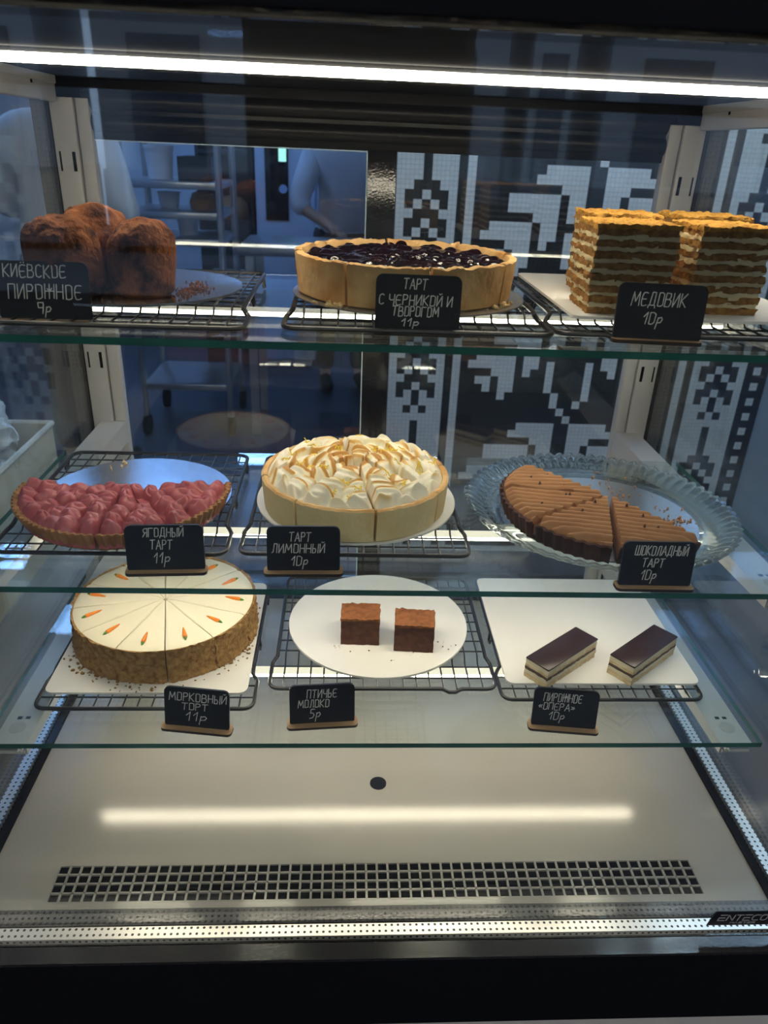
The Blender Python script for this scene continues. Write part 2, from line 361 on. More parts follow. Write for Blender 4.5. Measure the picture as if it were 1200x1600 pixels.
# added lamps standing in for bluish daylight in the kitchen and aisle
for i, (x, y, nm, c_, st) in enumerate(((-1.4,3.0,'over the steel rack',(0.24,0.47,1.0),1.3),(-0.3,4.5,'over the rear kitchen wall',(0.24,0.47,1.0),1.3),(0.75,1.15,'over the aisle by the mosaic wall',(0.70,0.84,1.0),1.35),(1.9,1.2,'over the right end of the aisle',(0.50,0.70,1.0),0.6))):
    t = thing('fill_pendant', 'added long fill light hanging '+nm, 'fill light', (x,y,1.95), group='added kitchen fill lights')
    bm = NB(); box(bm, -.50, .50, -.10, .10, 0, .06, .01); obj('diffuser', bm, emit('kitchen_fill', c_, KITCHEN_FILL*st), t)
    for q in (-.45, .45): bm = NB(); cyl(bm, (q,0,.06), .004, .29, 8); obj('cord', bm, M_steel, t)
for x, nm in ((-1.0,'left of the customer side'),(1.0,'right of the customer side')):  # unseen lamps added to brighten the fronts inside the case
    t = thing('shop_fill_light', 'added warm fill light hanging over the shop floor, '+nm, 'fill light', (x,-1.6,2.0), group='added shop fill lights')
    bm = NB(); box(bm, -.55, .55, -.10, .10, 0, .06, .01); obj('diffuser', bm, emit('shop_fill', (1.0,0.92,0.80), SHOP_FILL), t)
    for q in (-.5, .5): bm = NB(); cyl(bm, (q,0,.06), .004, .24, 8); obj('cord', bm, M_steel, t)
t = thing('ceiling_spotlight', 'small round ceiling spotlight in the shop mirrored in the front glass', 'ceiling light', (1.62,-4.0+.1,1.3))
t.location = (1.27,-3.0,1.15+.03)
bm = NB(); cyl(bm, (0,0,0), 0.05, 0.06, 24); cyl(bm, (0,0,.06), 0.008, 2.3-1.18-.06, 8); obj('housing', bm, M_black, t)
bm = NB(); cyl(bm, (0,0,-.006), 0.042, 0.006, 24); obj('lamp', bm, emit('spot_bulb', (0.9,0.95,1.0), 12), t)

# ------------------------------------------------------------------ display case
Z1, Z2, Z3 = 0.140, 0.340, 0.584            # shelf tops
TH = 0.0065
case = thing('display_case', 'black refrigerated pastry case with glass sides and front', 'display case', (0,0.3,FL))
def cp(name, bm, m, **k): return obj(name, bm, m, case, world=True, **k)
# base cabinet: black front, pale skirting, rest of the body
bm = NB()
v = [(-.057,-.006),(-.0555,-.0045),(-.038,-.004),(-.038,-.012),(-.017,-.012),(-.017,-.050),(.66,-.050),(.66,-.08),(.66,-.1140),(-.057,-.1140)]
A = [bm.verts.new((-.48,y,z)) for y,z in v]; B = [bm.verts.new((.48,y,z)) for y,z in v]
bm.faces.new(A); bm.faces.new(list(reversed(B)))
for k in range(len(v)): bm.faces.new((A[k],A[(k+1)%len(v)],B[(k+1)%len(v)],B[k])).material_index = 1 if k == len(v)-1 else 0
# keep the well under the deck open: the top of this body is a tray below the deck
cp('base_panel', bm, [M_black, M_blackgloss], smooth=False)
for s_ in (-1, 1):
    bm = NB(); box(bm, *sorted((s_*.48, s_*.4305)), -.017, .66, -.050, -.011); cp('side_ledge', bm, M_black, smooth=False)
bm = NB(); box(bm, -.48, .48, -.0555, .66, -.56, -.1155); cp('lower_panel', bm, mat('pale_front_panel', (0.55,0.54,0.52), 0.4), smooth=False)
bm = NB(); box(bm, -.46, .46, 0.0, .62, FL, -.56); cp('plinth', bm, M_slot, smooth=False)
# deck plate with a pierced grille and a drain hole
GX0, GX1, GY0, GY1 = -.3573, .3620, .0078, .0535
nx, ny = 59, 4; px_, py_ = (GX1-GX0)/nx, (GY1-GY0)/ny
bm = NB()
box(bm, -.43, .43, GY1, .602, -.002, 0); box(bm, -.43, .43, 0, GY0, -.002, 0)
box(bm, -.43, GX0, GY0, GY1, -.002, 0); box(bm, GX1, .43, GY0, GY1, -.002, 0)
cp('deck_panel', bm, M_deck, smooth=False)
bm = NB()
for i in range(nx+1): box(bm, GX0+i*px_-.0012, GX0+i*px_+.0012, GY0, GY1, -.002, .0001)
for j in range(ny+1): box(bm, GX0, GX1, GY0+j*py_-.0011, GY0+j*py_+.0011, -.002, .0001)
cp('vent_grille', bm, M_deck, smooth=False)
bm = NB(); box(bm, GX0-.004, GX1+.004, GY0-.004, GY1+.004, -.0495, -.0450); cp('vent_well', bm, M_slot, smooth=False)
bm = NB(); cyl(bm, (.0022,.171,0), .0106, .0006, 32); cp('drain_hole', bm, mat('drain_black', (0.010,0.011,0.018), 0.9, spec=0.1))
# inner black trims
bm = NB(); box(bm, -.448, .448, -.0165, 0, -.010, .0008, .0006, 1); cp('front_trim', bm, M_black)
for s in (-1, 1):
    bm = NB(); box(bm, *sorted((s*.43, s*.4395)), 0, .60, -.010, .005, .0008, 1); cp('side_trim', bm, M_blackgloss)
def dotted(nm, c, mt):
    m = mat(nm, c, 0.3, mt); N = m.node_tree.nodes; L = m.node_tree.links; p = N['Principled BSDF']
    tc = N.new('ShaderNodeTexCoord'); vm = N.new('ShaderNodeVectorMath'); vm.operation = 'MULTIPLY'; vm.inputs[1].default_value = (153.8,153.8,153.8); L.new(tc.outputs['Object'], vm.inputs[0])
    fr = N.new('ShaderNodeVectorMath'); fr.operation = 'FRACTION'; L.new(vm.outputs[0], fr.inputs[0])
    sb = N.new('ShaderNodeVectorMath'); sb.operation = 'SUBTRACT'; sb.inputs[1].default_value = (.5,.5,.5); L.new(fr.outputs[0], sb.inputs[0])
    ge = N.new('ShaderNodeNewGeometry'); ab = N.new('ShaderNodeVectorMath'); ab.operation = 'ABSOLUTE'; L.new(ge.outputs['Normal'], ab.inputs[0])
    iv = N.new('ShaderNodeVectorMath'); iv.operation = 'SUBTRACT'; iv.inputs[0].default_value = (1,1,1); L.new(ab.outputs[0], iv.inputs[1])
    mu = N.new('ShaderNodeVectorMath'); mu.operation = 'MULTIPLY'; L.new(sb.outputs[0], mu.inputs[0]); L.new(iv.outputs[0], mu.inputs[1])
    ln = N.new('ShaderNodeVectorMath'); ln.operation = 'LENGTH'; L.new(mu.outputs[0], ln.inputs[0])
    lt = N.new('ShaderNodeMath'); lt.operation = 'LESS_THAN'; lt.inputs[1].default_value = 0.22; L.new(ln.outputs['Value'], lt.inputs[0])
    mx = N.new('ShaderNodeMix'); mx.data_type = 'RGBA'; mx.inputs[6].default_value = (*c,1); mx.inputs[7].default_value = (0.05,0.05,0.05,1)
    L.new(lt.outputs[0], mx.inputs[0]); L.new(mx.outputs[2], p.inputs['Base Color']); return m
M_dot = dotted('perforated_spacer', (0.82,0.80,0.76), 0.75); M_dotdark = dotted('dark_perforated_spacer', (0.10,0.10,0.105), 0.2)
# double glazing: front and both sides; spacers between the panes
def pane(name, *b):
    bm = NB(); box(bm, *b); return cp(name, bm, M_glass, smooth=False)
GT = .7975
pane('front_pane', -.465, .465, -.0195, -.0165, .001, GT); pane('front_pane', -.465, .465, -.0375, -.0345, -.003, GT)
bm = NB(); box(bm, -.44, .44, -.0335, -.0205, -.006, .0005); cp('front_spacer', bm, M_dot, smooth=False)
for s in (-1, 1):
    pane('side_pane', *sorted((s*.4400, s*.4430)), .002, .655, .006, GT); pane('side_pane', *sorted((s*.4600, s*.4630)), .002, .655, -.003, GT)
    bm = NB(); box(bm, *sorted((s*.4445, s*.4585)), .004, .576, -.004, .003); cp('side_spacer', bm, M_dot, smooth=False)
    bm = NB(); box(bm, *sorted((s*.4445, s*.4585)), .577, .589, -.004, .775); cp('side_spacer', bm, M_dotdark, smooth=False)
    bm = NB(); box(bm, *sorted((s*.4405, s*.4625)), .591, .65, .003, .79); cp('edge_seal', bm, M_blackgloss, smooth=False)
# top: black fascia, dark ceiling, side rails, rear header
bm = NB(); box(bm, -.48, .48, -.057, -.02, GT, 1.02, .003); cp('top_fascia', bm, M_blackgloss)
bm = NB(); box(bm, -.48, .48, -.02, .66, .7995, 1.02); cp('ceiling_panel', bm, M_ceil, smooth=False)
for s in (-1, 1):
    bm = NB(); box(bm, *sorted((s*.425, s*.4395)), .0, .583, .770, .7993, .003); box(bm, *sorted((s*.421, s*.426)), .0, .575, .790, .7993, .001)
    r = cp('top_rail', bm, M_grey)
    bm = NB(); cyl(bm, (0,0,0), .002, .0012, 12); bmesh.ops.transform(bm, matrix=Matrix.Translation((s*.4249,.50,.788)) @ Matrix.Rotation(-s*PI/2, 4, 'Y'), verts=bm.verts)
    obj('screw', bm, M_slot, r, world=True)
bm = NB(); box(bm, -.445, .445, .604, .655, .728, .7993, .002)
for zz in (.748, .775): tube(bm, [(-.40,.6085,zz),(.40,.6085,zz)], .012, 24)
cp('rear_header', bm, M_header)
bm = NB(); box(bm, -.44, .44, .603, .655, -.002, .028, .002); cp('rear_sill', bm, M_black)
# corner posts with slotted holes
for s in (-1, 1):
    bm = NB(); box(bm, *sorted((s*.4395, s*.409)), .590, .600, 0, .776, .0015); box(bm, *sorted((s*.407, s*.390)), .594, .612, 0, .776, .0015); box(bm, *sorted((s*.4395, s*.395)), .600, .610, 0, .776)
    pst = cp('corner_post', bm, M_grey)
    for zz in (.06,.30,.43,.56,.70):
        for xx, ww in ((.4335,.0022), (.4155,.0042)):
            bm = NB(); box(bm, s*xx-ww/2, s*xx+ww/2, .5893, .5903, zz-.012, zz+.012); obj('slot', bm, M_slot, pst, world=True)
# shelf brackets, hung on the posts
for zz in (Z1, Z2, Z3):
    for s in (-1, 1):
        bm = NB(); b = zz-TH-.0006
        box(bm, *sorted((s*.390, s*.428)), .100, .592, b-.002, b, .0006, 1)
        p_ = [(.100,b-.001),(.100,b-.013),(.592,b-.034),(.592,b-.001)]
        A = [bm.verts.new((s*.390,y,z)) for y,z in p_]; B = [bm.verts.new((s*.3925,y,z)) for y,z in p_]
        bm.faces.new(A); bm.faces.new(list(reversed(B)))
        for k in range(4): bm.faces.new((A[k],A[(k+1)%4],B[(k+1)%4],B[k]))
        tube(bm, [(s*.393,.101,b-.001),(s*.393,.093,b-.002),(s*.393,.090,b+.003)], .0016, 8); tube(bm, [(s*.392,.0985,b-.008),(s*.424,.0985,b-.008)], .0018, 8)
        br = cp('shelf_bracket', bm, M_grey)
        bm = NB(); cyl(bm, (s*.410,.128,b), .009, .0005, 24); cyl(bm, (s*.410,.128,b+.0003), .005, .0002, 20); obj('rubber_pad', bm, mat('clear_rubber', (0.42,0.41,0.39), 0.25), br, world=True)
        for dx in (-.004,.005):
            bm = NB(); box(bm, s*.409+dx-.0025, s*.409+dx+.0025, .142, .146, b, b+.0003); obj('slot', bm, M_slot, br, world=True)
# rear sliding doors with the black mullion
for nm, x0, x1, y0 in (('left', -.392, -.0235, .6045), ('right', .0192, .392, .6045)):
    bm = NB(); box(bm, x0, x1, y0, y0+.004, .024, .7265); d = cp('sliding_door', bm, glass('door_glass', (0.95,0.965,0.97), 0.075, 1.1), smooth=False)
    if nm == 'left':
        bm = NB(); box(bm, x1, x1+.0014, y0, y0+.004, .024, .7265); box(bm, x0, x1, y0, y0+.004, .7265, .7278); obj('polished_edge', bm, mat('pale_glass_edge', (0.55,0.70,0.80), 0.2, spec=0.8), d, world=True)
bm = NB(); box(bm, -.0220, .0182, .603, .640, .026, .73, .0015); cp('mullion', bm, M_black)
# LED bar under the roof
bm = NB(); box(bm, -.43, .43, .228, .242, .7880, .7955, .003); cp('led_bar', bm, M_ledtop)
bm = NB(); box(bm, -.43, .43, .231, .239, .7955, .7995); cp('led_holder', bm, M_ceil, smooth=False)
# badge
bd = NB(); A = [(.3395,.0150),(.43,.0150),(.43,.0365),(.3450,.0365)]
V0 = [bd.verts.new((x,-.0376,z)) for x,z in A]; V1 = [bd.verts.new((x,-.0386,z)) for x,z in A]
bd.faces.new(V0); bd.faces.new(list(reversed(V1)))
for k in range(4): bd.faces.new((V0[k],V0[(k+1)%4],V1[(k+1)%4],V1[k]))
badge = cp('badge', bd, M_badge, smooth=False)

# ------------------------------------------------------------------ lettering (stroke alphabet)
G = {
 'А':[[(0,0),(.32,1),(.62,0)],[(.12,.36),(.52,.36)]], 'В':[[(0,0),(0,1),(.4,.95),(.45,.72),(.35,.55),(0,.52)],[(.35,.55),(.52,.4),(.5,.12),(.38,0),(0,0)]],
 'Г':[[(0,0),(0,1),(.5,1)]], 'Д':[[(0,-.15),(.02,.05),(.6,.05),(.62,-.15)],[(.1,.05),(.2,1),(.5,1),(.52,.05)]],
 'Е':[[(.5,.95),(.3,1),(.08,.95),(0,.7),(0,.3),(.1,.02),(.3,0),(.52,.08)],[(.02,.5),(.42,.5)]],
 'Ё':[[(.5,.95),(.3,1),(.08,.95),(0,.7),(0,.3),(.1,.02),(.3,0),(.52,.08)],[(.02,.5),(.42,.5)],[(.14,1.16),(.17,1.2)],[(.38,1.16),(.41,1.2)]],
 'Ж':[[(0,0),(.02,1)],[(.36,0),(.36,1)],[(.72,0),(.72,1)],[(0,.52),(.72,.52)],[(.2,.7),(.36,.52),(.55,.72)]],
 'И':[[(0,1),(.02,0),(.5,1),(.52,0)]], 'Й':[[(0,1),(.02,0),(.5,1),(.52,0)],[(.14,1.2),(.27,1.13),(.42,1.22)]],
 'К':[[(0,0),(0,1)],[(.5,1),(.04,.5),(.52,0)]], 'Л':[[(0,0),(.14,.1),(.2,1),(.5,1),(.52,0)]],
 'М':[[(0,0),(.08,1),(.34,.3),(.62,1),(.7,0)]], 'Н':[[(0,0),(0,1)],[(.5,0),(.5,1)],[(0,.5),(.5,.5)]],
 'О':[[(.04,.02),(.02,.98),(.3,1),(.48,.9),(.5,.1),(.3,0),(.04,.02)]], 'П':[[(0,0),(0,1),(.5,1),(.5,0)]],
 'Р':[[(0,0),(0,1),(.36,.98),(.48,.8),(.38,.54),(0,.5)]], 'С':[[(.48,.88),(.3,1),(.06,.88),(0,.5),(.06,.1),(.28,0),(.5,.12)]],
 'Т':[[(0,.97),(.6,1)],[(.3,.98),(.27,0)]], 'Ч':[[(0,1),(.02,.55),(.2,.45),(.48,.52)],[(.5,1),(.48,0)]],
 'Ш':[[(0,1),(0,0),(.7,0),(.7,1)],[(.35,1),(.35,0)]], 'Ы':[[(0,1),(0,0),(.3,.02),(.36,.28),(.28,.5),(0,.5)],[(.6,1),(.6,0)]],
 'Ь':[[(0,1),(0,0),(.34,.02),(.42,.26),(.34,.5),(0,.5)]], 'Я':[[(.5,0),(.5,1),(.16,.97),(.03,.76),(.14,.52),(.5,.5)],[(.28,.5),(0,0)]],
 '0':[[(.06,.02),(.02,.98),(.3,1),(.48,.85),(.48,.15),(.3,0),(.06,.02)]], '1':[[(0,.6),(.26,1),(.22,0)]], '5':[[(.5,1),(.12,1),(.08,.58),(.34,.6),(.48,.36),(.36,.06),(.04,0)]],
 '9':[[(.46,.55),(.06,.52),(.02,.98),(.44,1),(.46,.55),(.42,0)]], 'р':[[(-.02,-.38),(.06,.6)],[(.05,.5),(.3,.62),(.42,.42),(.3,.16),(.04,.14)]],
 '«':[[(.2,.62),(0,.42),(.2,.22)],[(.42,.62),(.22,.42),(.42,.22)]], '»':[[(0,.62),(.2,.42),(0,.22)],[(.22,.62),(.42,.42),(.22,.22)]],
 'E':[[(.7,1),(0,1)],[(0,.5),(.6,.5)],[(.7,0),(0,0),(0,.5)]], 'N':[[(0,0),(0,1),(.66,0),(.66,1)]], 'T':[[(0,1),(.7,1)],[(.35,1),(.35,0)]],
 'C':[[(.7,.95),(.3,1),(.04,.8),(0,.5),(.04,.2),(.3,0),(.7,.05)]], 'O':[[(.36,0),(.08,.1),(0,.5),(.08,.9),(.36,1),(.64,.9),(.72,.5),(.64,.1),(.36,0)]],
 'M':[[(0,0),(0,1),(.35,.4),(.7,1),(.7,0)]], 'A':[[(0,0),(.35,1),(.7,0)]], 'S':[[(.65,.95),(.1,1),(0,.75),(.1,.52),(.6,.48),(.68,.25),(.58,0),(0,.05)]], 'R':[[(0,0),(0,1),(.6,.97),(.62,.55),(0,.5)],[(.3,.5),(.68,0)]],
}
def ribbon(bm, a, b, w, t):
    """one flat pen stroke in the x/z plane, raised by t towards -y"""
    a = Vector(a); b = Vector(b); d = b-a
    if d.length < 1e-7: d = Vector((1e-5,0))
    d.normalize(); n = Vector((-d.y, d.x))*w/2; e = d*w*0.35
    q = [a-e+n*.6, a-e-n*.6, a-n, b-n, b+e-n*.6, b+e+n*.6, b+n, a+n]
    lo = [bm.verts.new((p.x, 0, p.y)) for p in q]; hi = [bm.verts.new((p.x, -t, p.y)) for p in q]
    bm.faces.new(hi)
    for k in range(8): bm.faces.new((lo[k], lo[(k+1)%8], hi[(k+1)%8], hi[k]))
def write(bm, text, x0, x1, zb, h, w=0.0009, t=0.00015, slant=0.10, jit=0.03, rnd=None, rot=0.0):
    rnd = rnd or random.Random(sum(map(ord, text)))
    adv = []
    for ch in text:
        if ch == ' ': adv.append((0.35, 0)); continue
        wd = max(p[0] for s in G[ch] for p in s); adv.append((wd + 0.2, wd))
    tot = sum(a for a, _ in adv) - 0.2; sx = (x1-x0)/tot; x = x0
    for ch, (a, wd) in zip(text, adv):
        if ch != ' ':
            dz = rnd.uniform(-jit, jit)*h
            for st in G[ch]:
                pts = [(x + (p[0] + rnd.uniform(-jit,jit)*.5)*sx + slant*p[1]*h, zb + (x-x0)*rot + p[1]*h + dz + rnd.uniform(-jit,jit)*.4*h) for p in st]
                for p, q in zip(pts, pts[1:]): ribbon(bm, p, q, w, t)
        x += a*sx
    return bm
bm = NB(); write(bm, 'ENTECO', .3490, .4010, .0225, .0085, .0011, .0002, .25, 0); write(bm, 'MASTER', .3630, .3900, .0178, .0024, .0004, .0002, .25, 0)
bmesh.ops.translate(bm, vec=(0,-.0387,0), verts=bm.verts)
obj('lettering', bm, M_badgetext, badge, world=True, smooth=False)

# ------------------------------------------------------------------ glass shelves with their LED bars
for nm, zz, lab in (('top', Z3, 'top glass shelf, holding the honey cake and blueberry tart'), ('mid', Z2, 'middle glass shelf, holding the pink, lemon and chocolate tarts'), ('low', Z1, 'bottom glass shelf, holding the carrot cake and opera slices')):
    t = thing('glass_shelf', lab, 'shelf', (0,.095,zz-TH), group='glass shelves of the case')
    bm = NB(); box(bm, -.4345, .4345, 0, .356, 0, TH)
    for f in bm.faces: f.material_index = 1 if (abs(f.normal.z) < .5 and f.normal.y < .5) else 0
    obj('glass_sheet', bm, [M_shelfglass, M_edge], t, smooth=False)
    dy, dz = (.074, -.0070) if nm == 'top' else (0, 0)
    bm = NB(); box(bm, -.38, .38, .1325+dy, .1465+dy, -.009+dz, -.0006+dz, .003); bm.normal_update()
    for f in bm.faces: f.material_index = 1 if f.normal.z > .3 else 0
    obj('led_bar', bm, [M_ledshelf, M_ledback], t)
    for sx in (-.36, .36): bm = NB(); box(bm, sx-.006, sx+.006, .135+dy, .144+dy, dz-.001, 0); obj('led_clip', bm, M_grey, t, smooth=False)

# ------------------------------------------------------------------ wire racks
def rack(label, x0, x1, y0, y1, z, vdip=None):
    cx, w, d = (x0+x1)/2, x1-x0, y1-y0
    t = thing('cooling_rack', label, 'cooling rack', (cx, y0, z), group='black wire racks on the glass shelves')
    H, Lo, jog = .0125, .0045, .052; hw = w/2; rc = .012
    def fr(): 
        pts = []
        def arc(cx_, cy_, a0, zz):
            for k in range(5): a = a0 + PI/2*k/4; pts.append((cx_+rc*math.cos(a), cy_+rc*math.sin(a), zz))
        i = .006
        # front low section
        arc(-hw+rc, rc, PI, Lo)
        if vdip is not None:
            q = vdip-cx; pts.extend([(q-.012,0,Lo),(q-.004,-.003,-.0005+.0026),(q+.004,-.003,-.0005+.0026),(q+.012,0,Lo)])
        arc(hw-rc, rc, 1.5*PI, Lo)
        pts.extend([(hw, jog-.004, Lo),(hw-.003, jog+.002, Lo+.002),(hw-i, jog+.004, H-.002),(hw-i, jog+.012, H)])
        arc(hw-i-rc, d-rc, 0, H); arc(-hw+i+rc, d-rc, PI/2, H)
        pts.extend([(-hw+i, jog+.012, H),(-hw+i, jog+.004, H-.002),(-hw+.003, jog+.002, Lo+.002),(-hw, jog-.004, Lo)])
        return pts
    bm = NB(); tube(bm, fr(), .0024, 8, closed=True); obj('frame', bm, M_wire, t)
    bm = NB(); n = max(4, int(round(w/.0165)))
    for k in range(1, n):
        x = -hw + w*k/n
        tube(bm, [(x, 0, Lo),(x, jog-.003, Lo),(x, jog+.006, H),(x, d, H)], .0010, 6)
    m = int(d/.0205)
    for k in range(1, m):
        y = d*k/m; hi = y > jog+.004
        tube(bm, [(-hw+(.006 if hi else 0), y, (H if hi else Lo)-.0014),(hw-(.006 if hi else 0), y, (H if hi else Lo)-.0014)], .0010, 6)
    obj('wire_grid', bm, M_wire, t)
    for sx in (-1, 1):
        for yy in (.12, d-.03):
            bm = NB(); tube(bm, [(sx*(hw-.006), yy-.008, H),(sx*(hw-.004), yy-.004, .0022),(sx*(hw-.004), yy+.004, .0022),(sx*(hw-.006), yy+.008, H)], .0016, 6); obj('foot', bm, M_wire, t)
    return t
rack('black wire rack under the cocoa dusted cakes on the top shelf', -.385, -.137, .118, .372, Z3)
rack('black wire rack under the blueberry tart', -.104, .138, .128, .392, Z3)
rack('black wire rack under the layered honey cakes', .143, .392, .138, .400, Z3, vdip=.200)
rack('black wire rack under the pink berry tart', -.413, -.171, .154, .411, Z2)
rack('black wire rack under the lemon meringue tart', -.157, .089, .157, .410, Z2)
rack('black wire rack under the carrot cake', -.398, -.149, .146, .402, Z1)
rack('black wire rack under the two cocoa cubes on the round card', -.134, .143, .182, .425, Z1, vdip=.088)
rack('black wire rack under the opera slices', .147, .395, .163, .425, Z1)
RH = .0152                     # height of a rack top above its shelf

# ------------------------------------------------------------------ boards
def round_board(label, x, y, z, r, m, th=.0022):
    bm = NB(); cyl(bm, (0,0,0), r, th, 96); o = obj('cake_board', bm, m); o.location = (x,y,z)
    return tag(o, label, 'cake board', 'cake boards under the pastries')
def rect_board(label, x0, x1, y0, y1, z, m, th=.0026, rz=0):
    bm = NB(); w, d, rc = (x1-x0)/2, (y1-y0)/2, .010; P = []
    for cx_, cy_, a0 in ((w-rc,d-rc,0),(-w+rc,d-rc,PI/2),(-w+rc,-d+rc,PI),(w-rc,-d+rc,1.5*PI)):
        for k in range(6): a = a0+PI/2*k/5; P.append((cx_+rc*math.cos(a), cy_+rc*math.sin(a)))
    lo = [bm.verts.new((x,y,0)) for x,y in P]; hi = [bm.verts.new((x,y,th)) for x,y in P]
    bm.faces.new(list(reversed(lo))); bm.faces.new(hi)
    for k in range(len(P)): bm.faces.new((lo[k],lo[(k+1)%len(P)],hi[(k+1)%len(P)],hi[k]))
    o = obj('cake_board', bm, m); o.location = ((x0+x1)/2,(y0+y1)/2,z); o.rotation_euler = (0,0,rz)
    return tag(o, label, 'cake board', 'cake boards under the pastries')
round_board('round silver card under the tall cocoa dusted cakes', -.262, .248, Z3+RH, .108, M_foil)
round_board('round dull foil card under the blueberry tart', .0150, .2540, Z3+RH, .1175, M_clear_board, .0012)
rect_board('white rectangular card under the layered honey cakes', .160, .405, .152, .410, Z3+RH, M_white_card)
round_board('round silver card under the pink berry tart', -.2900, .2740, Z2+RH, .109, M_foil)
round_board('round white card under the lemon meringue tart', -.0325, .2760, Z2+RH, .1175, M_white_card)
rect_board('white rectangular card under the carrot cake', -.389, -.157, .158, .400, Z1+RH, M_white_card)
round_board('round white card carrying two cocoa cubes', .0016, .3055, Z1+RH, .1197, M_white_card, .003)
rect_board('white rectangular card carrying two opera slices', .153, .394, .177, .420, Z1+RH, M_white_card)

# ------------------------------------------------------------------ scalloped glass plate and its card
PX, PY = .2590, .2650
NS = 68
def rm(a, r, z): return 1 + .026*max(0, (r-.140)/.020)*(abs(math.sin(a*NS/2))-.6)
def zm(a, r, z): return .0034*max(0, min(1, (r-.137)/.014))*(abs(math.sin(a*NS/2))-.6)
prof = [(.004,.003),(.118,.003),(.121,.001),(.128,.001),(.136,.0040),(.145,.0100),(.153,.0150),(.1585,.0165),(.1598,.0185),(.1575,.0200),(.151,.0185),(.1445,.0140),(.1385,.0082),(.133,.0060),(.004,.0060)]
bm = NB(); sweep(bm, prof, n=NS*7, rmod=rm, zmod=zm)
o = obj('glass_cake_plate', bm, M_plate, angle=70); o.location = (PX, PY, Z2); tag(o, 'clear pressed glass cake plate with scalloped rim under the chocolate tart', 'cake plate')
round_board('round silver card on the scalloped glass plate under the chocolate tart', .2590, .2545, Z2+.0063, .1125, M_foil, .0018)

# ------------------------------------------------------------------ tall cocoa cakes
def kiev(label, x, y, r, h, seed, lean=(0,0)):
    bm = NB(); prof = [(0,0),(r*.80,0),(r*.92,.004),(r*.98,.012),(r*1.02,h*.35),(r*1.03,h*.62),(r*1.00,h*.72),(r*.93,h*.80),(r*.76,h*.885),(r*.52,h*.955),(r*.26,h*.99),(0,h)]
    # denser profile
    P = []
    for a, b in zip(prof, prof[1:]):
        for k in range(4): P.append((a[0]+(b[0]-a[0])*k/4, a[1]+(b[1]-a[1])*k/4))
    P.append(prof[-1]); lathe(bm, P, 110)
    for v in bm.verts:
        c = v.co; top = max(0, (c.z-h*.55)/(h*.45)); n = c.normalized()
        d = nz(c.x*30+seed, c.y*30, c.z*30)*.0042 + nz(c.x*85+seed, c.y*85, c.z*60)*(.0010+.0026*top) - max(0, .22-abs(nz(c.x*55, c.y*55+seed, c.z*55)))*.012*top
        if c.z > .003: v.co += n*d
        v.co.x += lean[0]*c.z; v.co.y += lean[1]*c.z
    o = obj('cocoa_cake', bm, M_cocoa, angle=80); o.location = (x,y,Z3+RH+.0023); return tag(o, label, 'cake', 'tall cocoa dusted cakes on the silver card')
kiev('tall cocoa dusted cake standing alone at the right of the three', -.2374, .196, .0298, .0668, 3, (.02,0))
kiev('tall cracked cocoa dusted cake right behind the chalk price sign at left', -.2995, .178, .0325, .0675, 11, (-.05,.02))
kiev('tall cocoa dusted cake at the back, half hidden by the cracked one', -.2890, .242, .0315, .0755, 23, (-.03,0))
def crumbs(name, label, pts, m, size, z):
    bm = NB(); rr = random.Random(len(pts))
    for x, y in pts:
        s = size*rr.uniform(.4,1.2); g = bmesh.ops.create_icosphere(bm, subdivisions=1, radius=s, matrix=Matrix.Translation((x,y,z+s*.6)) @ Matrix.Rotation(rr.uniform(0,6), 4, Vector((rr.random(),rr.random(),1)).normalized()) @ Matrix.Diagonal((1,rr.uniform(.5,1),rr.uniform(.5,.8),1)))
        for v in g['verts']: v.co += Vector((rr.uniform(-1,1),rr.uniform(-1,1),rr.uniform(-.5,.5)))*s*.25
    return tag(obj(name, bm, m, smooth=False), label, 'crumbs', kind='stuff')
rr = random.Random(5)
crumbs('cocoa_crumbs', 'loose cocoa crumbs on the silver card beside the tall cakes', [(-.198+rr.gauss(0,.007), .222+rr.gauss(0,.022)) for _ in range(260)] + [(-.262+rr.gauss(0,.012), .185+rr.gauss(0,.012)) for _ in range(90)], M_cocoa, .0011, Z3+RH+.0022)

# ------------------------------------------------------------------ tarts
CLOCK = {0:'three',1:'two',2:'one',3:'twelve',4:'eleven',5:'ten',6:'nine',7:'eight',8:'seven',9:'six',10:'five',11:'four'}
def deg(a): return math.radians(a)
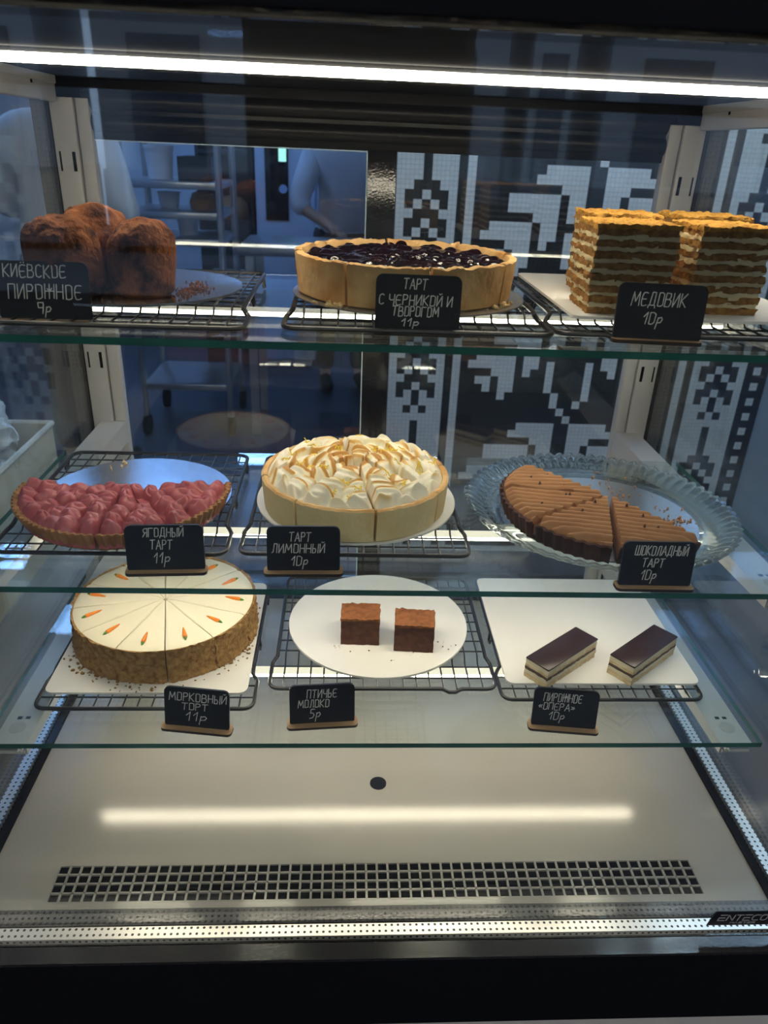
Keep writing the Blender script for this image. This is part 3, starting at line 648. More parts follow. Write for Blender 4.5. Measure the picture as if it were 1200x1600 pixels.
# blueberry tart
BX, BY, BR, BH = .0105, .2560, .1065, .0385
bz = Z3+RH+.0013
bc = random.Random(2); berries = [(bc.uniform(-.1,.1), bc.uniform(-.1,.1), bc.uniform(.0045,.0075), bc.uniform(.25,1)) for _ in range(260)]
def jam_top(x, y, u, v):
    h = 0
    for bx, by, br_, k in berries:
        d2 = (x-bx)**2+(y-by)**2
        if d2 < br_*br_: h = max(h, math.sqrt(br_*br_-d2)*k*.75)
    return BH-.004 + h + nz(x*60,y*60)*.0012 - .004*max(0,(u-.93)/.07)
cuts = [-123,-82,-36,6,52,98,142,187]
wl_ = ['front left, left of the chalk sign','front centre, mostly behind its chalk price sign','front right, right of the chalk sign','right end','back right','back centre','back left','left end']
for k in range(8):
    a0, a1 = deg(cuts[k]), deg(cuts[(k+1)%8] + (360 if k == 7 else 0)); am = (a0+a1)/2; g = .0016
    t = thing('blueberry_tart_slice', 'blueberry tart slice, '+wl_[k], 'tart slice', (BX+g*math.cos(am), BY+g*math.sin(am), bz), group='slices of the blueberry tart')
    e = .008; sd = k*7.3
    bm = NB(); sweep(bm, [(.002,0),(BR-.004,0),(BR-.0005,.002),(BR+.002,BH*.6),(BR+.003,BH),(BR+.001,BH+.0012),(BR-.004,BH+.0006),(BR-.006,BH-.004),(BR-.007,.004),(.002,.004)], a0+e, a1-e, 30,
        rmod=lambda a,r,z: 1+.004*nz(a*14+sd, z*60) + (.003*nz(a*60,z*200) if r>.09 else 0), zmod=lambda a,r,z: (.0022*nz(a*9+sd,3)+.0012*nz(a*40,5)) if z > .03 else 0)
    obj('crust', bm, M_crust_gold, t)
    bm = NB(); field(bm, .003, BR-.0065, a0+e, a1-e, .004, lambda x,y,u,v: BH-.008, 6, 10); obj('curd_filling', bm, M_curd, t)
    bm = NB(); field(bm, .002, BR-.0058, a0+e*.7, a1-e*.7, BH-.0085, jam_top, 46, 42); obj('blueberry_topping', bm, M_jam, t, angle=75)
rr = random.Random(9)
crumbs('pastry_crumbs', 'pale pastry crumbs fallen round the blueberry tart', [(BX+.112*math.cos(deg(a))+rr.gauss(0,.003), BY+.112*math.sin(deg(a))+rr.gauss(0,.003)) for a in [rr.gauss(-128,5) for _ in range(16)]+[rr.gauss(-34,6) for _ in range(22)]+[rr.uniform(-140,-20) for _ in range(10)]], M_crumbs, .0028, bz)

# lemon meringue tart
LX, LY, LR, LH = -.0345, .2640, .1050, .0385
lz = Z2+RH+.0023
def make_mer(seed, a0, a1):
    """overlapping curls of piped meringue, one set for each slice"""
    rr = random.Random(seed); P = []
    for row in range(7):
        rad = .014+.0133*row; cnt = max(1, int(round(rad*(a1-a0)/.027)))
        for i in range(cnt):
            a = a0 + (a1-a0)*((i+.5)/cnt) + rr.uniform(-.08,.08)
            P.append((rad*math.cos(a)+rr.uniform(-.003,.003), rad*math.sin(a)+rr.uniform(-.003,.003), a + rr.uniform(-.5,.5), rr.uniform(.013,.018), rr.uniform(.012,.018), rr.uniform(.7,1.15), rr.random(), rr.uniform(-28,28)))
    return P
def mer_eval(P, x, y):
    """highest curl at (x,y): gentle outward slope, sharp crest, steep face towards the middle"""
    S_ = 1.0; B_ = 0.0
    wx = x+.002*nz(x*70,y*70,2); wy = y+.002*nz(x*70,y*70,7)
    for px, py, a, l, w, k, rnd, cv in P:
        dx, dy = wx-px, wy-py
        if abs(dx) > .03 or abs(dy) > .03: continue
        ca, sa = math.cos(a), math.sin(a); s = dx*ca+dy*sa; q = -dx*sa+dy*ca
        s += cv*q*q
        f = (1-(s/(l*1.6))**1.25) if s >= 0 else 1-(-s/(l*.30))**1.7
        e = 1-(abs(q)/(w*1.1))**3
        if f <= 0 or e <= 0: continue
        h = f*(e**.6)*k*(1+.05*math.sin(s*820+rnd*6)*(1 if s > .002 else 0))
        wgt = math.exp(8.5*h); S_ += wgt; bb = ((max(0.0, f-.86)*6.0+max(0.0, f-.55)*.55)*(.40+rnd) if s >= 0 else (.95 if f > .75 else .62*f+.12)*(.50+rnd*.7)); B_ += wgt*bb
    return (math.log(S_)/8.5, B_/S_)
LC = [-127,-79,-33,12,57,102,147,190]
ll_ = ['front centre, between its two visible cuts','right of the open front cut','right side','back right','back centre','back left','left side','front left, above its chalk price sign']
for k in range(8):
    a0, a1 = deg(LC[k]), deg(LC[(k+1)%8] + (360 if k == 7 else 0)); am = (a0+a1)/2; g = .0015
    t = thing('lemon_tart_slice', 'lemon meringue tart slice, '+ll_[k], 'tart slice', (LX+g*math.cos(am), LY+g*math.sin(am), lz), group='slices of the lemon tart')
    e = .009; sd = k*3.1
    bm = NB(); sweep(bm, [(.002,0),(LR-.005,0),(LR-.001,.0015),(LR+.001,LH*.7),(LR+.0015,LH-.001),(LR-.001,LH+.0008),(LR-.005,LH),(LR-.0065,LH-.003),(LR-.007,.004),(.002,.004)], a0+e, a1-e, 26,
        rmod=lambda a,r,z: 1+.0035*nz(a*9+sd, z*40), zmod=lambda a,r,z: (.0014*nz(a*11+sd,3)+.0007*nz(a*50,5)) if z > .03 else 0)
    bm.normal_update()
    for f in bm.faces: f.material_index = 1 if f.calc_center_median().z > LH-.0022 else 0
    obj('crust', bm, [M_crust_pale, M_crust_gold], t)
    bm = NB(); field(bm, .003, LR-.0065, a0+e, a1-e, .004, lambda x,y,u,v: LH-.004, 6, 10); obj('lemon_curd', bm, M_lemoncurd, t)
    P = make_mer(40+k, a0, a1); 
    def mt(x, y, u, v):
        h, b = mer_eval(P, x, y); r = math.hypot(x,y); ed = min(1, min(v, 1-v)*9+.35)*min(1, (1-u)*9+.15)
        return LH-.004 + (.004 + .0190*h*(1-.30*r/LR))*ed + nz(x*160,y*160)*.0005
    def mcol(x, y, u, v):
        h, b = mer_eval(P, x, y); r = math.hypot(x,y)
        tor = 1.55 - 1.15*(r/LR) + .7*nz(x*24+5,y*24)
        return max(0.0, min(0.80, (b*1.05+.10)*max(.05, min(1.2, tor)) - .02))
    bm = NB(); field(bm, .003, LR-.006, a0+e*1.1, a1-e*1.1, LH-.0045, mt, 120, 84, colfn=mcol); obj('meringue', bm, M_mer, t, angle=75)
    bm = NB(); rz_ = random.Random(k)
    for q in range(4):
        rr_ = rz_.uniform(.04,.09); aa = rz_.uniform(a0+.12,a1-.12); x, y = rr_*math.cos(aa), rr_*math.sin(aa); zt = mt(x,y,rr_/LR,(aa-a0)/(a1-a0))
        an = rz_.uniform(0,6)
        for w_ in range(3):
            pts = []
            for i in range(6):
                s = (i/5-.5)*.010; xx = x+s*math.cos(an+w_*.7)+.0015*w_; yy = y+s*math.sin(an+w_*.7)+.001*math.sin(i*2)
                r_ = math.hypot(xx,yy); pts.append((xx, yy, mt(xx,yy,min(1,r_/LR),.5)+.0006))
            tube(bm, pts, .0006, 5)
    obj('lemon_zest', bm, M_zest, t)

# pink berry tart: the front half is left
QX, QY, QR, QH = -.2935, .2440, .1130, .0205
qz = Z2+RH+.0023
def make_pink(seed, a0, a1):
    rr = random.Random(seed); P = []
    for row in range(6):
        rad = .011+.0178*row; cnt = max(1, int(round(rad*(a1-a0)/.0215)))
        for i in range(cnt):
            a = a0+(a1-a0)*((i+.5)/cnt)+rr.uniform(-.05,.05)
            P.append((rad*math.cos(a)+rr.uniform(-.003,.003), rad*math.sin(a)+rr.uniform(-.003,.003), rr.uniform(0,6.3), rr.uniform(.0125,.0155), rr.uniform(.0095,.0125), rr.uniform(.8,1.1), rr.choice((2,2,3)), rr.choice((-1,1))*rr.uniform(150,260)))
    return P
def pink_eval(P, x, y):
    """swirled dollops: a dome folded by spiral creases"""
    best = 0; wx = x+.0022*nz(x*80,y*80,1); wy = y+.0022*nz(x*80,y*80,9)
    for px, py, a, l, w, k, nf, tw in P:
        dx, dy = wx-px, wy-py
        if abs(dx) > .016 or abs(dy) > .016: continue
        ca, sa = math.cos(a), math.sin(a); s = (dx*ca+dy*sa)/l; q = (-dx*sa+dy*ca)/w
        d = s*s+q*q
        if d < 1:
            r = math.sqrt(d); th = math.atan2(q, s) + tw*r*.011
            best = max(best, k*((1-d)**.42)*(1-.26*(1-abs(math.cos(th*nf/2+a)))**1.5*min(1,r*2.2)) + .04*k*(1-d))
    return best
QC = [(175,222,'left end'),(222,269.4,'front left, left of its chalk sign'),(270.4,308.5,'front, partly hidden by its chalk sign'),(310,371,'right end')]
for k, (A0, A1, w_) in enumerate(QC):
    a0, a1 = deg(A0), deg(A1); am = (a0+a1)/2; g = .0012
    t = thing('berry_tart_slice', 'pink berry tart slice, '+w_, 'tart slice', (QX+g*math.cos(am), QY+g*math.sin(am), qz), group='slices of the pink berry tart')
    e = .004; nf = 84
    fl = lambda a,r,z: (1+.013*math.cos(a*nf)*max(0,min(1,(z+.004)/.012))) if r > .09 else 1
    bm = NB(); sweep(bm, [(.002,0),(QR-.012,0),(QR-.006,.001),(QR+.002,QH-.001),(QR+.0015,QH+.0012),(QR-.002,QH+.0008),(QR-.005,QH-.004),(QR-.010,.004),(.002,.004)], a0+e, a1-e, int((A1-A0)*2.2), rmod=fl, zmod=lambda a,r,z: (.0009*nz(a*20,2)) if z > .018 else 0)
    obj('crust', bm, M_crust_brown, t)
    P = make_pink(90+k, a0, a1)
    bm = NB(); field(bm, .002, QR-.0035, a0+e, a1-e, .004, lambda x,y,u,v: QH-.006 + .0150*pink_eval(P,x,y)*min(1,(1-u)*10+.45)*min(1,min(v,1-v)*16+.55) + .0012*nz(x*130,y*130), 120, int((A1-A0)*2.1)); obj('pink_cream', bm, M_pink, t, angle=80)
rr = random.Random(8)
crumbs('pastry_crumbs', 'few pale crumbs on the silver card behind the pink tart', [(-.335+rr.gauss(0,.008), .352+rr.gauss(0,.008)) for _ in range(9)], M_crumbs, .0022, qz)

# chocolate tart: four slices left
CX, CY, CR, CH = .2615, .2516, .1190, .0225
cz = Z2+.0084
CCs = [(130,170,-.001,.003,'farthest back at the left'),(171.5,211.5,0,0,'at the left end'),(213.5,255.5,.001,-.001,'at the front, left of the open gap'),(257,303,.004,-.002,'set apart at the right, behind its chalk sign')]
for k, (A0, A1, sx, sy, w_) in enumerate(CCs):
    a0, a1 = deg(A0), deg(A1); am = (a0+a1)/2; g = .0022
    t = thing('chocolate_tart_slice', 'chocolate tart slice with ribbed mousse top, '+w_, 'tart slice', (CX+g*math.cos(am)+sx, CY+g*math.sin(am)+sy, cz), group='slices of the chocolate tart')
    e = .003; nf = 62
    fl = lambda a,r,z: (1+.014*math.cos(a*nf)) if r > .09 else 1
    bm = NB(); sweep(bm, [(.002,0),(CR-.008,0),(CR-.004,.001),(CR+.001,CH-.001),(CR-.001,CH),(CR-.004,CH-.001),(CR-.007,.004),(.002,.004)], a0+e, a1-e, int((A1-A0)*3), rmod=fl)
    obj('crust', bm, M_crust_dark, t)
    bm = NB(); field(bm, .003, CR-.006, a0+e, a1-e, .004, lambda x,y,u,v: CH-.003, 8, 12); obj('filling', bm, M_mousse, t)
    ra = deg(-8 + (6,-2,-4,-7)[k]); ca, sa = math.cos(ra), math.sin(ra)
    def ct(x, y, u, v):
        q = -x*sa+y*ca + .0018*nz(x*22+k*5,y*22); ph = q/.0100
        rdg = abs(math.sin(PI*ph))**.7
        fine = abs(math.sin(PI*ph*3))*.12
        return CH-.002 + .0095*rdg + .0012*fine + nz(x*110,y*110)*.0006 - .005*max(0,(u-.94)/.06)
    bm = NB(); field(bm, .003, CR-.003, a0+e*.6, a1-e*.6, CH-.0035, ct, 110, 60, ); obj('ribbed_mousse', bm, M_mousse, t, angle=70)
    bm = NB(); rc_ = random.Random(k+3)
    for q in range(6):
        r_ = rc_.uniform(.03,.10); aa = rc_.uniform(a0+.1,a1-.1); x, y = r_*math.cos(aa), r_*math.sin(aa)
        bmesh.ops.create_cone(bm, cap_ends=True, segments=5, radius1=.0021, radius2=.0003, depth=.004, matrix=Matrix.Translation((x,y,ct(x,y,r_/CR,.5)+.0012)) @ Matrix.Rotation(rc_.uniform(-.6,.6),4,'X') @ Matrix.Rotation(rc_.uniform(0,6),4,'Z'))
    obj('chocolate_nibs', bm, M_crust_dark, t, smooth=False)
rr = random.Random(12)
crumbs('chocolate_crumbs', 'brown mousse crumbs on the silver card right of the chocolate tart', [(.343+rr.gauss(0,.011), .238+rr.gauss(0,.006)) for _ in range(50)] + [(.30+rr.gauss(0,.02), .335+rr.gauss(0,.02)) for _ in range(25)] + [(.35+rr.gauss(0,.02), .265+rr.gauss(0,.01)) for _ in range(10)], M_mousse, .0019, Z2+.0082)

# ------------------------------------------------------------------ carrot cake, twelve slices
KX, KY, KR, KH = -.2750, .2895, .1120, .0445
kz = Z1+RH+.0027
for k in range(12):
    A0 = -78+30*k; a0, a1 = deg(A0), deg(A0+30); am = (a0+a1)/2; g = .0010
    hr = ((90-(A0+15)) % 360)/30.0; lo = int(round(hr)) % 12 or 12
    t = thing('carrot_cake_slice', 'carrot cake slice whose icing carrot lies at %d on a clock face' % lo, 'cake slice', (KX+g*math.cos(am), KY+g*math.sin(am), kz), group='slices of the carrot cake')
    e = .0045; sd = k*5.7
    bm = NB(); field(bm, .002, KR-.001, a0+e, a1-e, 0, lambda x,y,u,v: KH-.0055, 5, 8); obj('sponge', bm, M_ccrumb, t)
    bm = NB(); field(bm, .0018, KR-.0010, a0+e*.9, a1-e*.9, KH-.0055, lambda x,y,u,v: KH + .0007*nz(x*30+sd,y*30) - .0018*max(0,(u-.95)/.05) - .0022*max(0,.10-u)*10 - .0012*max(0,(.06-min(v,1-v))/.06), 26, 16); obj('frosting', bm, M_frost, t, angle=60)
    # crumb coat on the rim: thin crumbly wall
    bm = NB(); na, nh = 26, 20; rows = []
    for i in range(na+1):
        a = a0+e*.6+(a1-a0-e*1.2)*i/na; rows.append([])
        for j in range(nh+1):
            z = (KH-.0006)*j/nh; q = Vector((math.cos(a)*KR*150+sd, math.sin(a)*KR*150, z*150))
            r = KR + .0022*noise.noise(q*1.0) + .0016*noise.noise(q*2.3) + .0015 + (.0025*max(0, 1-j/4.0)) + .0012*noise.noise(q*.3)
            rows[-1].append(bm.verts.new((r*math.cos(a), r*math.sin(a), max(0.0002, z + (.0012*noise.noise(q*1.7) if 0 < j < nh else (0 if j == 0 else .0018*abs(noise.noise(q*1.3))))))))
    for i in range(na):
        for j in range(nh): bm.faces.new((rows[i][j], rows[i+1][j], rows[i+1][j+1], rows[i][j+1]))
    inn = [[bm.verts.new(((KR-.0015)*math.cos(a0+e*.6+(a1-a0-e*1.2)*i/na), (KR-.0015)*math.sin(a0+e*.6+(a1-a0-e*1.2)*i/na), z)) for z in (0.0002, KH-.001)] for i in range(na+1)]
    for i in range(na):
        bm.faces.new((rows[i][nh], rows[i+1][nh], inn[i+1][1], inn[i][1])); bm.faces.new((inn[i][0], inn[i+1][0], rows[i+1][0], rows[i][0])); bm.faces.new((inn[i][1], inn[i+1][1], inn[i+1][0], inn[i][0]))
    bm.faces.new(rows[0] + [inn[0][1], inn[0][0]]); bm.faces.new(list(reversed(rows[na])) + [inn[na][0], inn[na][1]])
    obj('crumb_coating', bm, M_ccrumb, t, angle=60)
    # piped carrot
    rc_ = random.Random(k+50); ca = am + rc_.uniform(-.05,.05); tw = rc_.uniform(-.35,.35); rr_ = KR*.76 + rc_.uniform(-.003,.003)
    def cpnt(s): 
        return (rr_*math.cos(ca)+s*math.cos(ca+tw), rr_*math.sin(ca)+s*math.sin(ca+tw), KH+.0009)
    bm = NB(); tube(bm, [cpnt(s) for s in (-.012,-.008,-.002,.0045,.0085,.0098)], [.0005,.0014,.0021,.0027,.0026,.0012], 8); crt = obj('icing_carrot', bm, M_orange, t)
    bm = NB(); tube(bm, [cpnt(s) for s in (.0088,.0108,.0142)], [.0016,.0019,.0005], 8); obj('icing_leaf', bm, M_green, crt)
rr = random.Random(77)
pts = []
for _ in range(150):
    a = deg(rr.choice([rr.gauss(-125,12), rr.gauss(-20,22), rr.uniform(-170,20)])); r = KR+.003+abs(rr.gauss(0,.008)); pts.append((KX+r*math.cos(a), KY+r*math.sin(a)))
crumbs('cake_crumbs', 'brown cake crumbs fallen round the carrot cake', [p for p in pts if -.386 < p[0] < -.160], M_ccrumb, .0023, kz)

# ------------------------------------------------------------------ honey cakes
def medovik(label, x, y, w, d, h, rz, seed):
    t = thing('honey_cake', label, 'cake', (x,y,Z3+RH+.0027), rz, 'honey cakes on the white card')
    N = 8; hs = h*.95/(N+ (N-1)*.66); hc = hs*.66; z = 0; n = (40,36,4)
    for i in range(N):
        zz = z + hs; ins = .0006*math.sin(i*2.1+seed); sh = .0008*math.sin(i*1.3+seed)
        top = i == N-1
        bm = NB(); rough_box(bm, -w/2+ins+sh, w/2-ins+sh, -d/2+ins, d/2-ins, z, zz, n, .0030, 170, seed+i*9, .0013)
        obj('sponge_layer', bm, M_honey, t, angle=70)
        if not top:
            bm = NB(); rough_box(bm, -w/2+.0005+sh, w/2-.0005+sh, -d/2+.0005, d/2-.0005, zz-.0004, zz+hc+.0004, (30,28,2), .0030, 95, seed+i*13+4, .0030)
            obj('cream_layer', bm, M_cream, t, angle=70); z = zz+hc
        else: z = zz
    bm = NB(); rough_box(bm, -w/2-.0005, w/2+.0005, -d/2-.0005, d/2+.0005, z-.0006, z+h*.045, (48,44,2), .0021, 190, seed+99, .0024)
    obj('crumb_topping', bm, M_honey_top, t, angle=70)
    return t
medovik('layered honey cake square at the front left, beside the white card edge', .2135, .1985, .0755, .068, .079, deg(-2), 1)
medovik('layered honey cake square at the front right, behind the chalk sign', .3090, .2120, .0700, .066, .079, deg(3), 5)
medovik('layered honey cake square at the back left, behind another square', .2360, .3000, .0740, .068, .0805, deg(-4), 9)
medovik('layered honey cake square at the back right corner of the card', .3350, .3120, .0740, .068, .0805, deg(2), 13)

# ------------------------------------------------------------------ cocoa cubes
def cube(label, x, y, w, d, h, rz, seed):
    t = thing('cocoa_cube_cake', label, 'cake', (x,y,Z1+RH+.0031), rz, 'cocoa cubes on the round white card')
    bm = NB(); rough_box(bm, -w/2, w/2, -d/2, d/2, 0, h-.0035, (26,24,22), .0009, 160, seed); obj('souffle_body', bm, M_cocoa2, t, angle=60)
    bm = NB(); rough_box(bm, -w/2-.0004, w/2+.0004, -d/2-.0004, d/2+.0004, h-.0036, h, (34,34,2), .0016, 190, seed+40, .0018); obj('cocoa_topping', bm, mat('cocoa_dust_light', (0.27,0.105,0.042), 0.95, bump=(300,.8,.002), var=((0.17,0.06,0.025),120,.4,.7), spec=.1), t, angle=70)
cube('cocoa coated cube cake on the left of the round card', -.0235, .2690, .0490, .036, .0400, deg(-2), 3)
cube('cocoa coated cube cake on the right of the round card', .0455, .2560, .0500, .038, .0400, deg(-5), 8)
rr = random.Random(3)
crumbs('cocoa_crumbs', 'few dark crumbs beside the cocoa cubes on the round card', [(.085+rr.gauss(0,.008), .25+rr.gauss(0,.008)) for _ in range(8)] + [(-.05+rr.gauss(0,.004), .249+rr.gauss(0,.003)) for _ in range(5)] + [(.03+rr.gauss(0,.03), .232+rr.gauss(0,.006)) for _ in range(8)], M_cocoa, .0011, Z1+RH+.003)

# ------------------------------------------------------------------ opera slices
def opera(label, x, y, rz, seed):
    w, d = .101, .0335
    t = thing('opera_slice', label, 'cake', (x,y,Z1+RH+.0027), rz, 'opera slices on the white card')
    L = [('sponge_layer',M_opera_sponge,.0068),('cream_layer',M_opera_cream,.0050),('ganache_layer',M_opera_dark,.0042),('sponge_layer',M_opera_sponge,.0040),('cream_layer',M_opera_cream,.0062)]
    z = 0
    for i, (nm, m, h) in enumerate(L):
        bm = NB(); rough_box(bm, -w/2, w/2, -d/2, d/2, z, z+h, (40,14,3), .0011, 170, seed+i*11, .0005); obj(nm, bm, m, t, angle=60); z += h
    bm = NB(); box(bm, -w/2-.0004, w/2+.0004, -d/2-.0004, d/2+.0004, z-.0002, z+.0022, .0007, 2); obj('chocolate_glaze', bm, M_glaze, t)
    return t
opera('layered opera slice with dark glaze, the left one nearest its chalk sign', .2265, .2105, deg(39), 2)
opera('layered opera slice with dark glaze, the right one by the card edge', .3325, .2170, deg(39), 6)

# ------------------------------------------------------------------ chalk price signs
def sign(label, A, B, z, panel, lines, tilt=6, ph=.0485, pw=.0735):
    """A, B: front corners of the base on the shelf; panel: (L,R,T,B) and lines in the same units"""
    ax, ay = A; bx, by = B; w = .0805; rz = math.atan2(by-ay, bx-ax); mx, my = (ax+bx)/2, (ay+by)/2
    t = thing('price_sign', label, 'price sign', (mx, my, z), rz, 'chalk price signs on the shelves')
    d = .017; rc = .005
    bm = NB(); P = []
    for cx_, cy_, a0 in ((w/2-rc,d-rc,0),(-w/2+rc,d-rc,PI/2),(-w/2+rc,rc,PI),(w/2-rc,rc,1.5*PI)):
        for k in range(6): a = a0+PI/2*k/5; P.append((cx_+rc*math.cos(a), cy_+rc*math.sin(a)))
    lo = [bm.verts.new((x,y,.0003)) for x,y in P]; hi = [bm.verts.new((x,y,.0036)) for x,y in P]
    bm.faces.new(list(reversed(lo))); bm.faces.new(hi)
    for k in range(len(P)): bm.faces.new((lo[k],lo[(k+1)%len(P)],hi[(k+1)%len(P)],hi[k])).material_index = 1
    obj('wooden_base', bm, [M_wood, M_woodedge], t, angle=30)
    R = Matrix.Translation((0,.0075,.0030)) @ Matrix.Rotation(-deg(tilt), 4, 'X')
    bm = NB(); P = []; rc = .0065
    for cx_, cz_, a0 in ((pw/2-rc,ph-rc,0),(-pw/2+rc,ph-rc,PI/2),(-pw/2+.003,.003,PI),(pw/2-.003,.003,1.5*PI)):
        q = rc if a0 < 2 else .003
        for k in range(6): a = a0+PI/2*k/5; P.append((cx_+q*math.cos(a), cz_+q*math.sin(a)))
    fr = [bm.verts.new((x,0,y)) for x,y in P]; bk = [bm.verts.new((x,.003,y)) for x,y in P]
    bm.faces.new(fr); bm.faces.new(list(reversed(bk)))
    for k in range(len(P)): bm.faces.new((fr[k],bk[k],bk[(k+1)%len(P)],fr[(k+1)%len(P)]))
    bmesh.ops.transform(bm, matrix=R, verts=bm.verts); pn = obj('chalkboard', bm, M_chalkboard, t, angle=30)
    L_, R_, T_, B_ = panel; bm = NB()
    for tx, x0, x1, y0, y1 in lines:
        X0 = (x0-L_)/(R_-L_)*pw-pw/2; X1 = (x1-L_)/(R_-L_)*pw-pw/2; zt = (B_-y0)/(B_-T_)*ph; zb = (B_-y1)/(B_-T_)*ph
        write(bm, tx, X0, X1, zb + (.28*(zt-zb) if tx.endswith('р') and len(tx) < 4 else 0), (zt-zb)*(.72 if tx.endswith('р') and len(tx) < 4 else 1), .00085, .00016, .12 if len(tx) < 4 else .08)
    bmesh.ops.transform(bm, matrix=R @ Matrix.Translation((0,-.00005,0)), verts=bm.verts); obj('chalk_lettering', bm, M_chalk, pn, smooth=False)
    return t
E_ = 0.0003
sign('chalk price sign for nine in front of the tall cocoa cakes', (-.3495,.1310), (-.2690,.1346), Z3, (-8,141,403,500), [('КИЁВСКОЕ',5,104,409,430),('ПИРОЖНОЕ',9,126,441,465),('9р',52,74,471,497)], pw=.0775)
sign('chalk price sign in front of the blueberry tart', (-.0242,.1288), (.0537,.1262), Z3, (590,722,421,520), [('ТАРТ',632,668,428,446),('С ЧЕРНИКОЙ И',595,708,456,474),('ТВОРОГОМ',616,688,476,493),('11р',631,658,497,516)], pw=.0755)
sign('chalk price sign in front of the honey cakes', (.1896,.1257), (.2719,.1186), Z3, (968,1108,438,533), [('МЕДОВИК',990,1075,453,476),('10р',1012,1042,486,514)], pw=.0785)
sign('chalk price sign in front of the pink berry tart', (-.2654,.1143), (-.1832,.1190), Z2, (193,319,822,890), [('ЯГОДНЫЙ',222,286,826,839),('ТАРТ',232,267,844,858),('11р',236,262,863,885)], pw=.0765)
sign('chalk price sign in front of the lemon meringue tart', (-.1266,.1172), (-.0479,.1189), Z2, (415,531,822,892), [('ТАРТ',450,484,831,845),('ЛИМОННЫЙ',423,506,849,863),('10р',453,479,868,889)], pw=.0735)
sign('chalk price sign in front of the chocolate tart', (.2280,.0965), (.3105,.0955), Z2, (970,1090,845,912), [('ШОКОЛАДНЫЙ',990,1076,851,865),('ТАРТ',1004,1040,870,883),('10р',1005,1030,887,908)], pw=.0745)
sign('chalk price sign in front of the carrot cake', (-.2491,.1148), (-.1683,.1037), Z1, (250,355,1082,1140), [('МОРКОВНЫЙ',258,350,1089,1101),('ТОРТ',278,320,1104,1114),('11р',284,318,1117,1135)], tilt=10)
sign('chalk price sign in front of the cocoa cubes', (-.1070,.1137), (-.0277,.1198), Z1, (455,557,1069,1130), [('ПТИЧЬЕ',482,528,1076,1089),('МОЛОКО',468,516,1092,1104),('5р',485,502,1107,1127)], tilt=10)
sign('chalk price sign in front of the opera slices', (.1674,.1145), (.2474,.1052), Z1, (837,942,1074,1140), [('ПИРОЖНОЕ',853,914,1082,1096),('«ОПЕРА»',846,904,1099,1111),('10р',864,889,1114,1133)], tilt=10)

# ------------------------------------------------------------------ beside the case: side counter with a tray of plastic bags
M_counter = mat('grey_counter', (0.30,0.30,0.31), 0.4)
bm = NB(); box(bm, -1.75, -.54, .25, 1.15, FL, -.02, .004); tag(obj('side_counter', bm, M_counter), 'grey counter standing left of the pastry case', 'counter')
t = thing('bag_carton', 'open beige carton on the counter left of the case', 'box', (-.80,.70,-.02))
bm = NB(); w, d, h, th = .17, .20, .235, .004
for q in ((-w,-w+th,-d,d),(w-th,w,-d,d),(-w+th,w-th,-d,-d+th),(-w+th,w-th,d-th,d)): box(bm, *q, 0, h)
box(bm, -w+th, w-th, -d+th, d-th, 0, .004); obj('carton_body', bm, mat('beige_carton', (0.66,0.58,0.45), 0.7), t, smooth=False)
bm = NB(); tube(bm, [(-w,-d,h),(w,-d,h),(w,d,h),(-w,d,h)], .006, 6, closed=True); obj('folded_rim', bm, mat('pale_carton', (0.80,0.78,0.72), 0.6), t)
M_bag = mat('clear_film', (0.74,0.79,0.86), 0.22, spec=0.7, bump=(28,.8,.01))
for bi, (bx, by, bh, rx, ry, rz_, lab) in enumerate(((.022,.095,.215,.135,.092,.145,'crumpled clear plastic bags heaped high at the far end of the carton'),(.022,-.098,.195,.132,.082,.100,'crumpled clear plastic bags bulging at the near side of the carton'))):
    bm = NB(); bmesh.ops.create_icosphere(bm, subdivisions=6, radius=1)
    for v in bm.verts:
        n = v.co.copy(); q = n + noise.noise_vector(n*2.2)*.35; c = abs(nz(q.x*1.5+bi*9,q.y*1.5,q.z*1.5))*.50 + abs(nz(q.x*3.1+bi,q.y*3.1,q.z*3.1))*.26 + abs(nz(q.x*6.5,q.y*6.5+bi,q.z*6.5))*.10 + abs(nz(q.x*14,q.y*14+bi,q.z*14))*.025
        f = 1.0 - c*.8
        v.co = Vector((n.x*rx*f, n.y*ry*f, n.z*rz_*f*(1.15 if n.z > 0 else .9)))
    o = obj('plastic_bag', bm, M_bag, angle=25); o.location = (-.80+bx, .70+by, -.02+bh); tag(o, lab, 'plastic bag', 'plastic bags in the carton')

# ------------------------------------------------------------------ kitchen beyond the case
t = thing('steel_rack', 'steel shelving rack on casters in the kitchen', 'shelving rack', (-.83,3.3,FL))
for x in (-.21,.21):
    for y in (-.22,.22):
        bm = NB(); tube(bm, [(x,y,.10),(x,y,1.95)], .016, 10); obj('upright', bm, M_steel, t)
        bm = NB(); tube(bm, [(x-.014,y,.05),(x+.014,y,.05)], .05, 18); tube(bm, [(x,y,.05),(x,y,.11)], .012, 8); obj('caster', bm, M_slot, t)
for z in (.25,.62,.93,1.045,1.17,1.62):
    bm = NB(); box(bm, -.21, .21, -.22, .22, z-.02, z+.01, .004); obj('tray_shelf', bm, M_steel, t)
M_kb = mat('kitchen_tub', (0.60,0.68,0.80), 0.5); M_kd = mat('dark_pan', (0.05,0.05,0.055), 0.4, 0.5); M_kbr = mat('brown_bread', (0.34,0.17,0.08), 0.8)
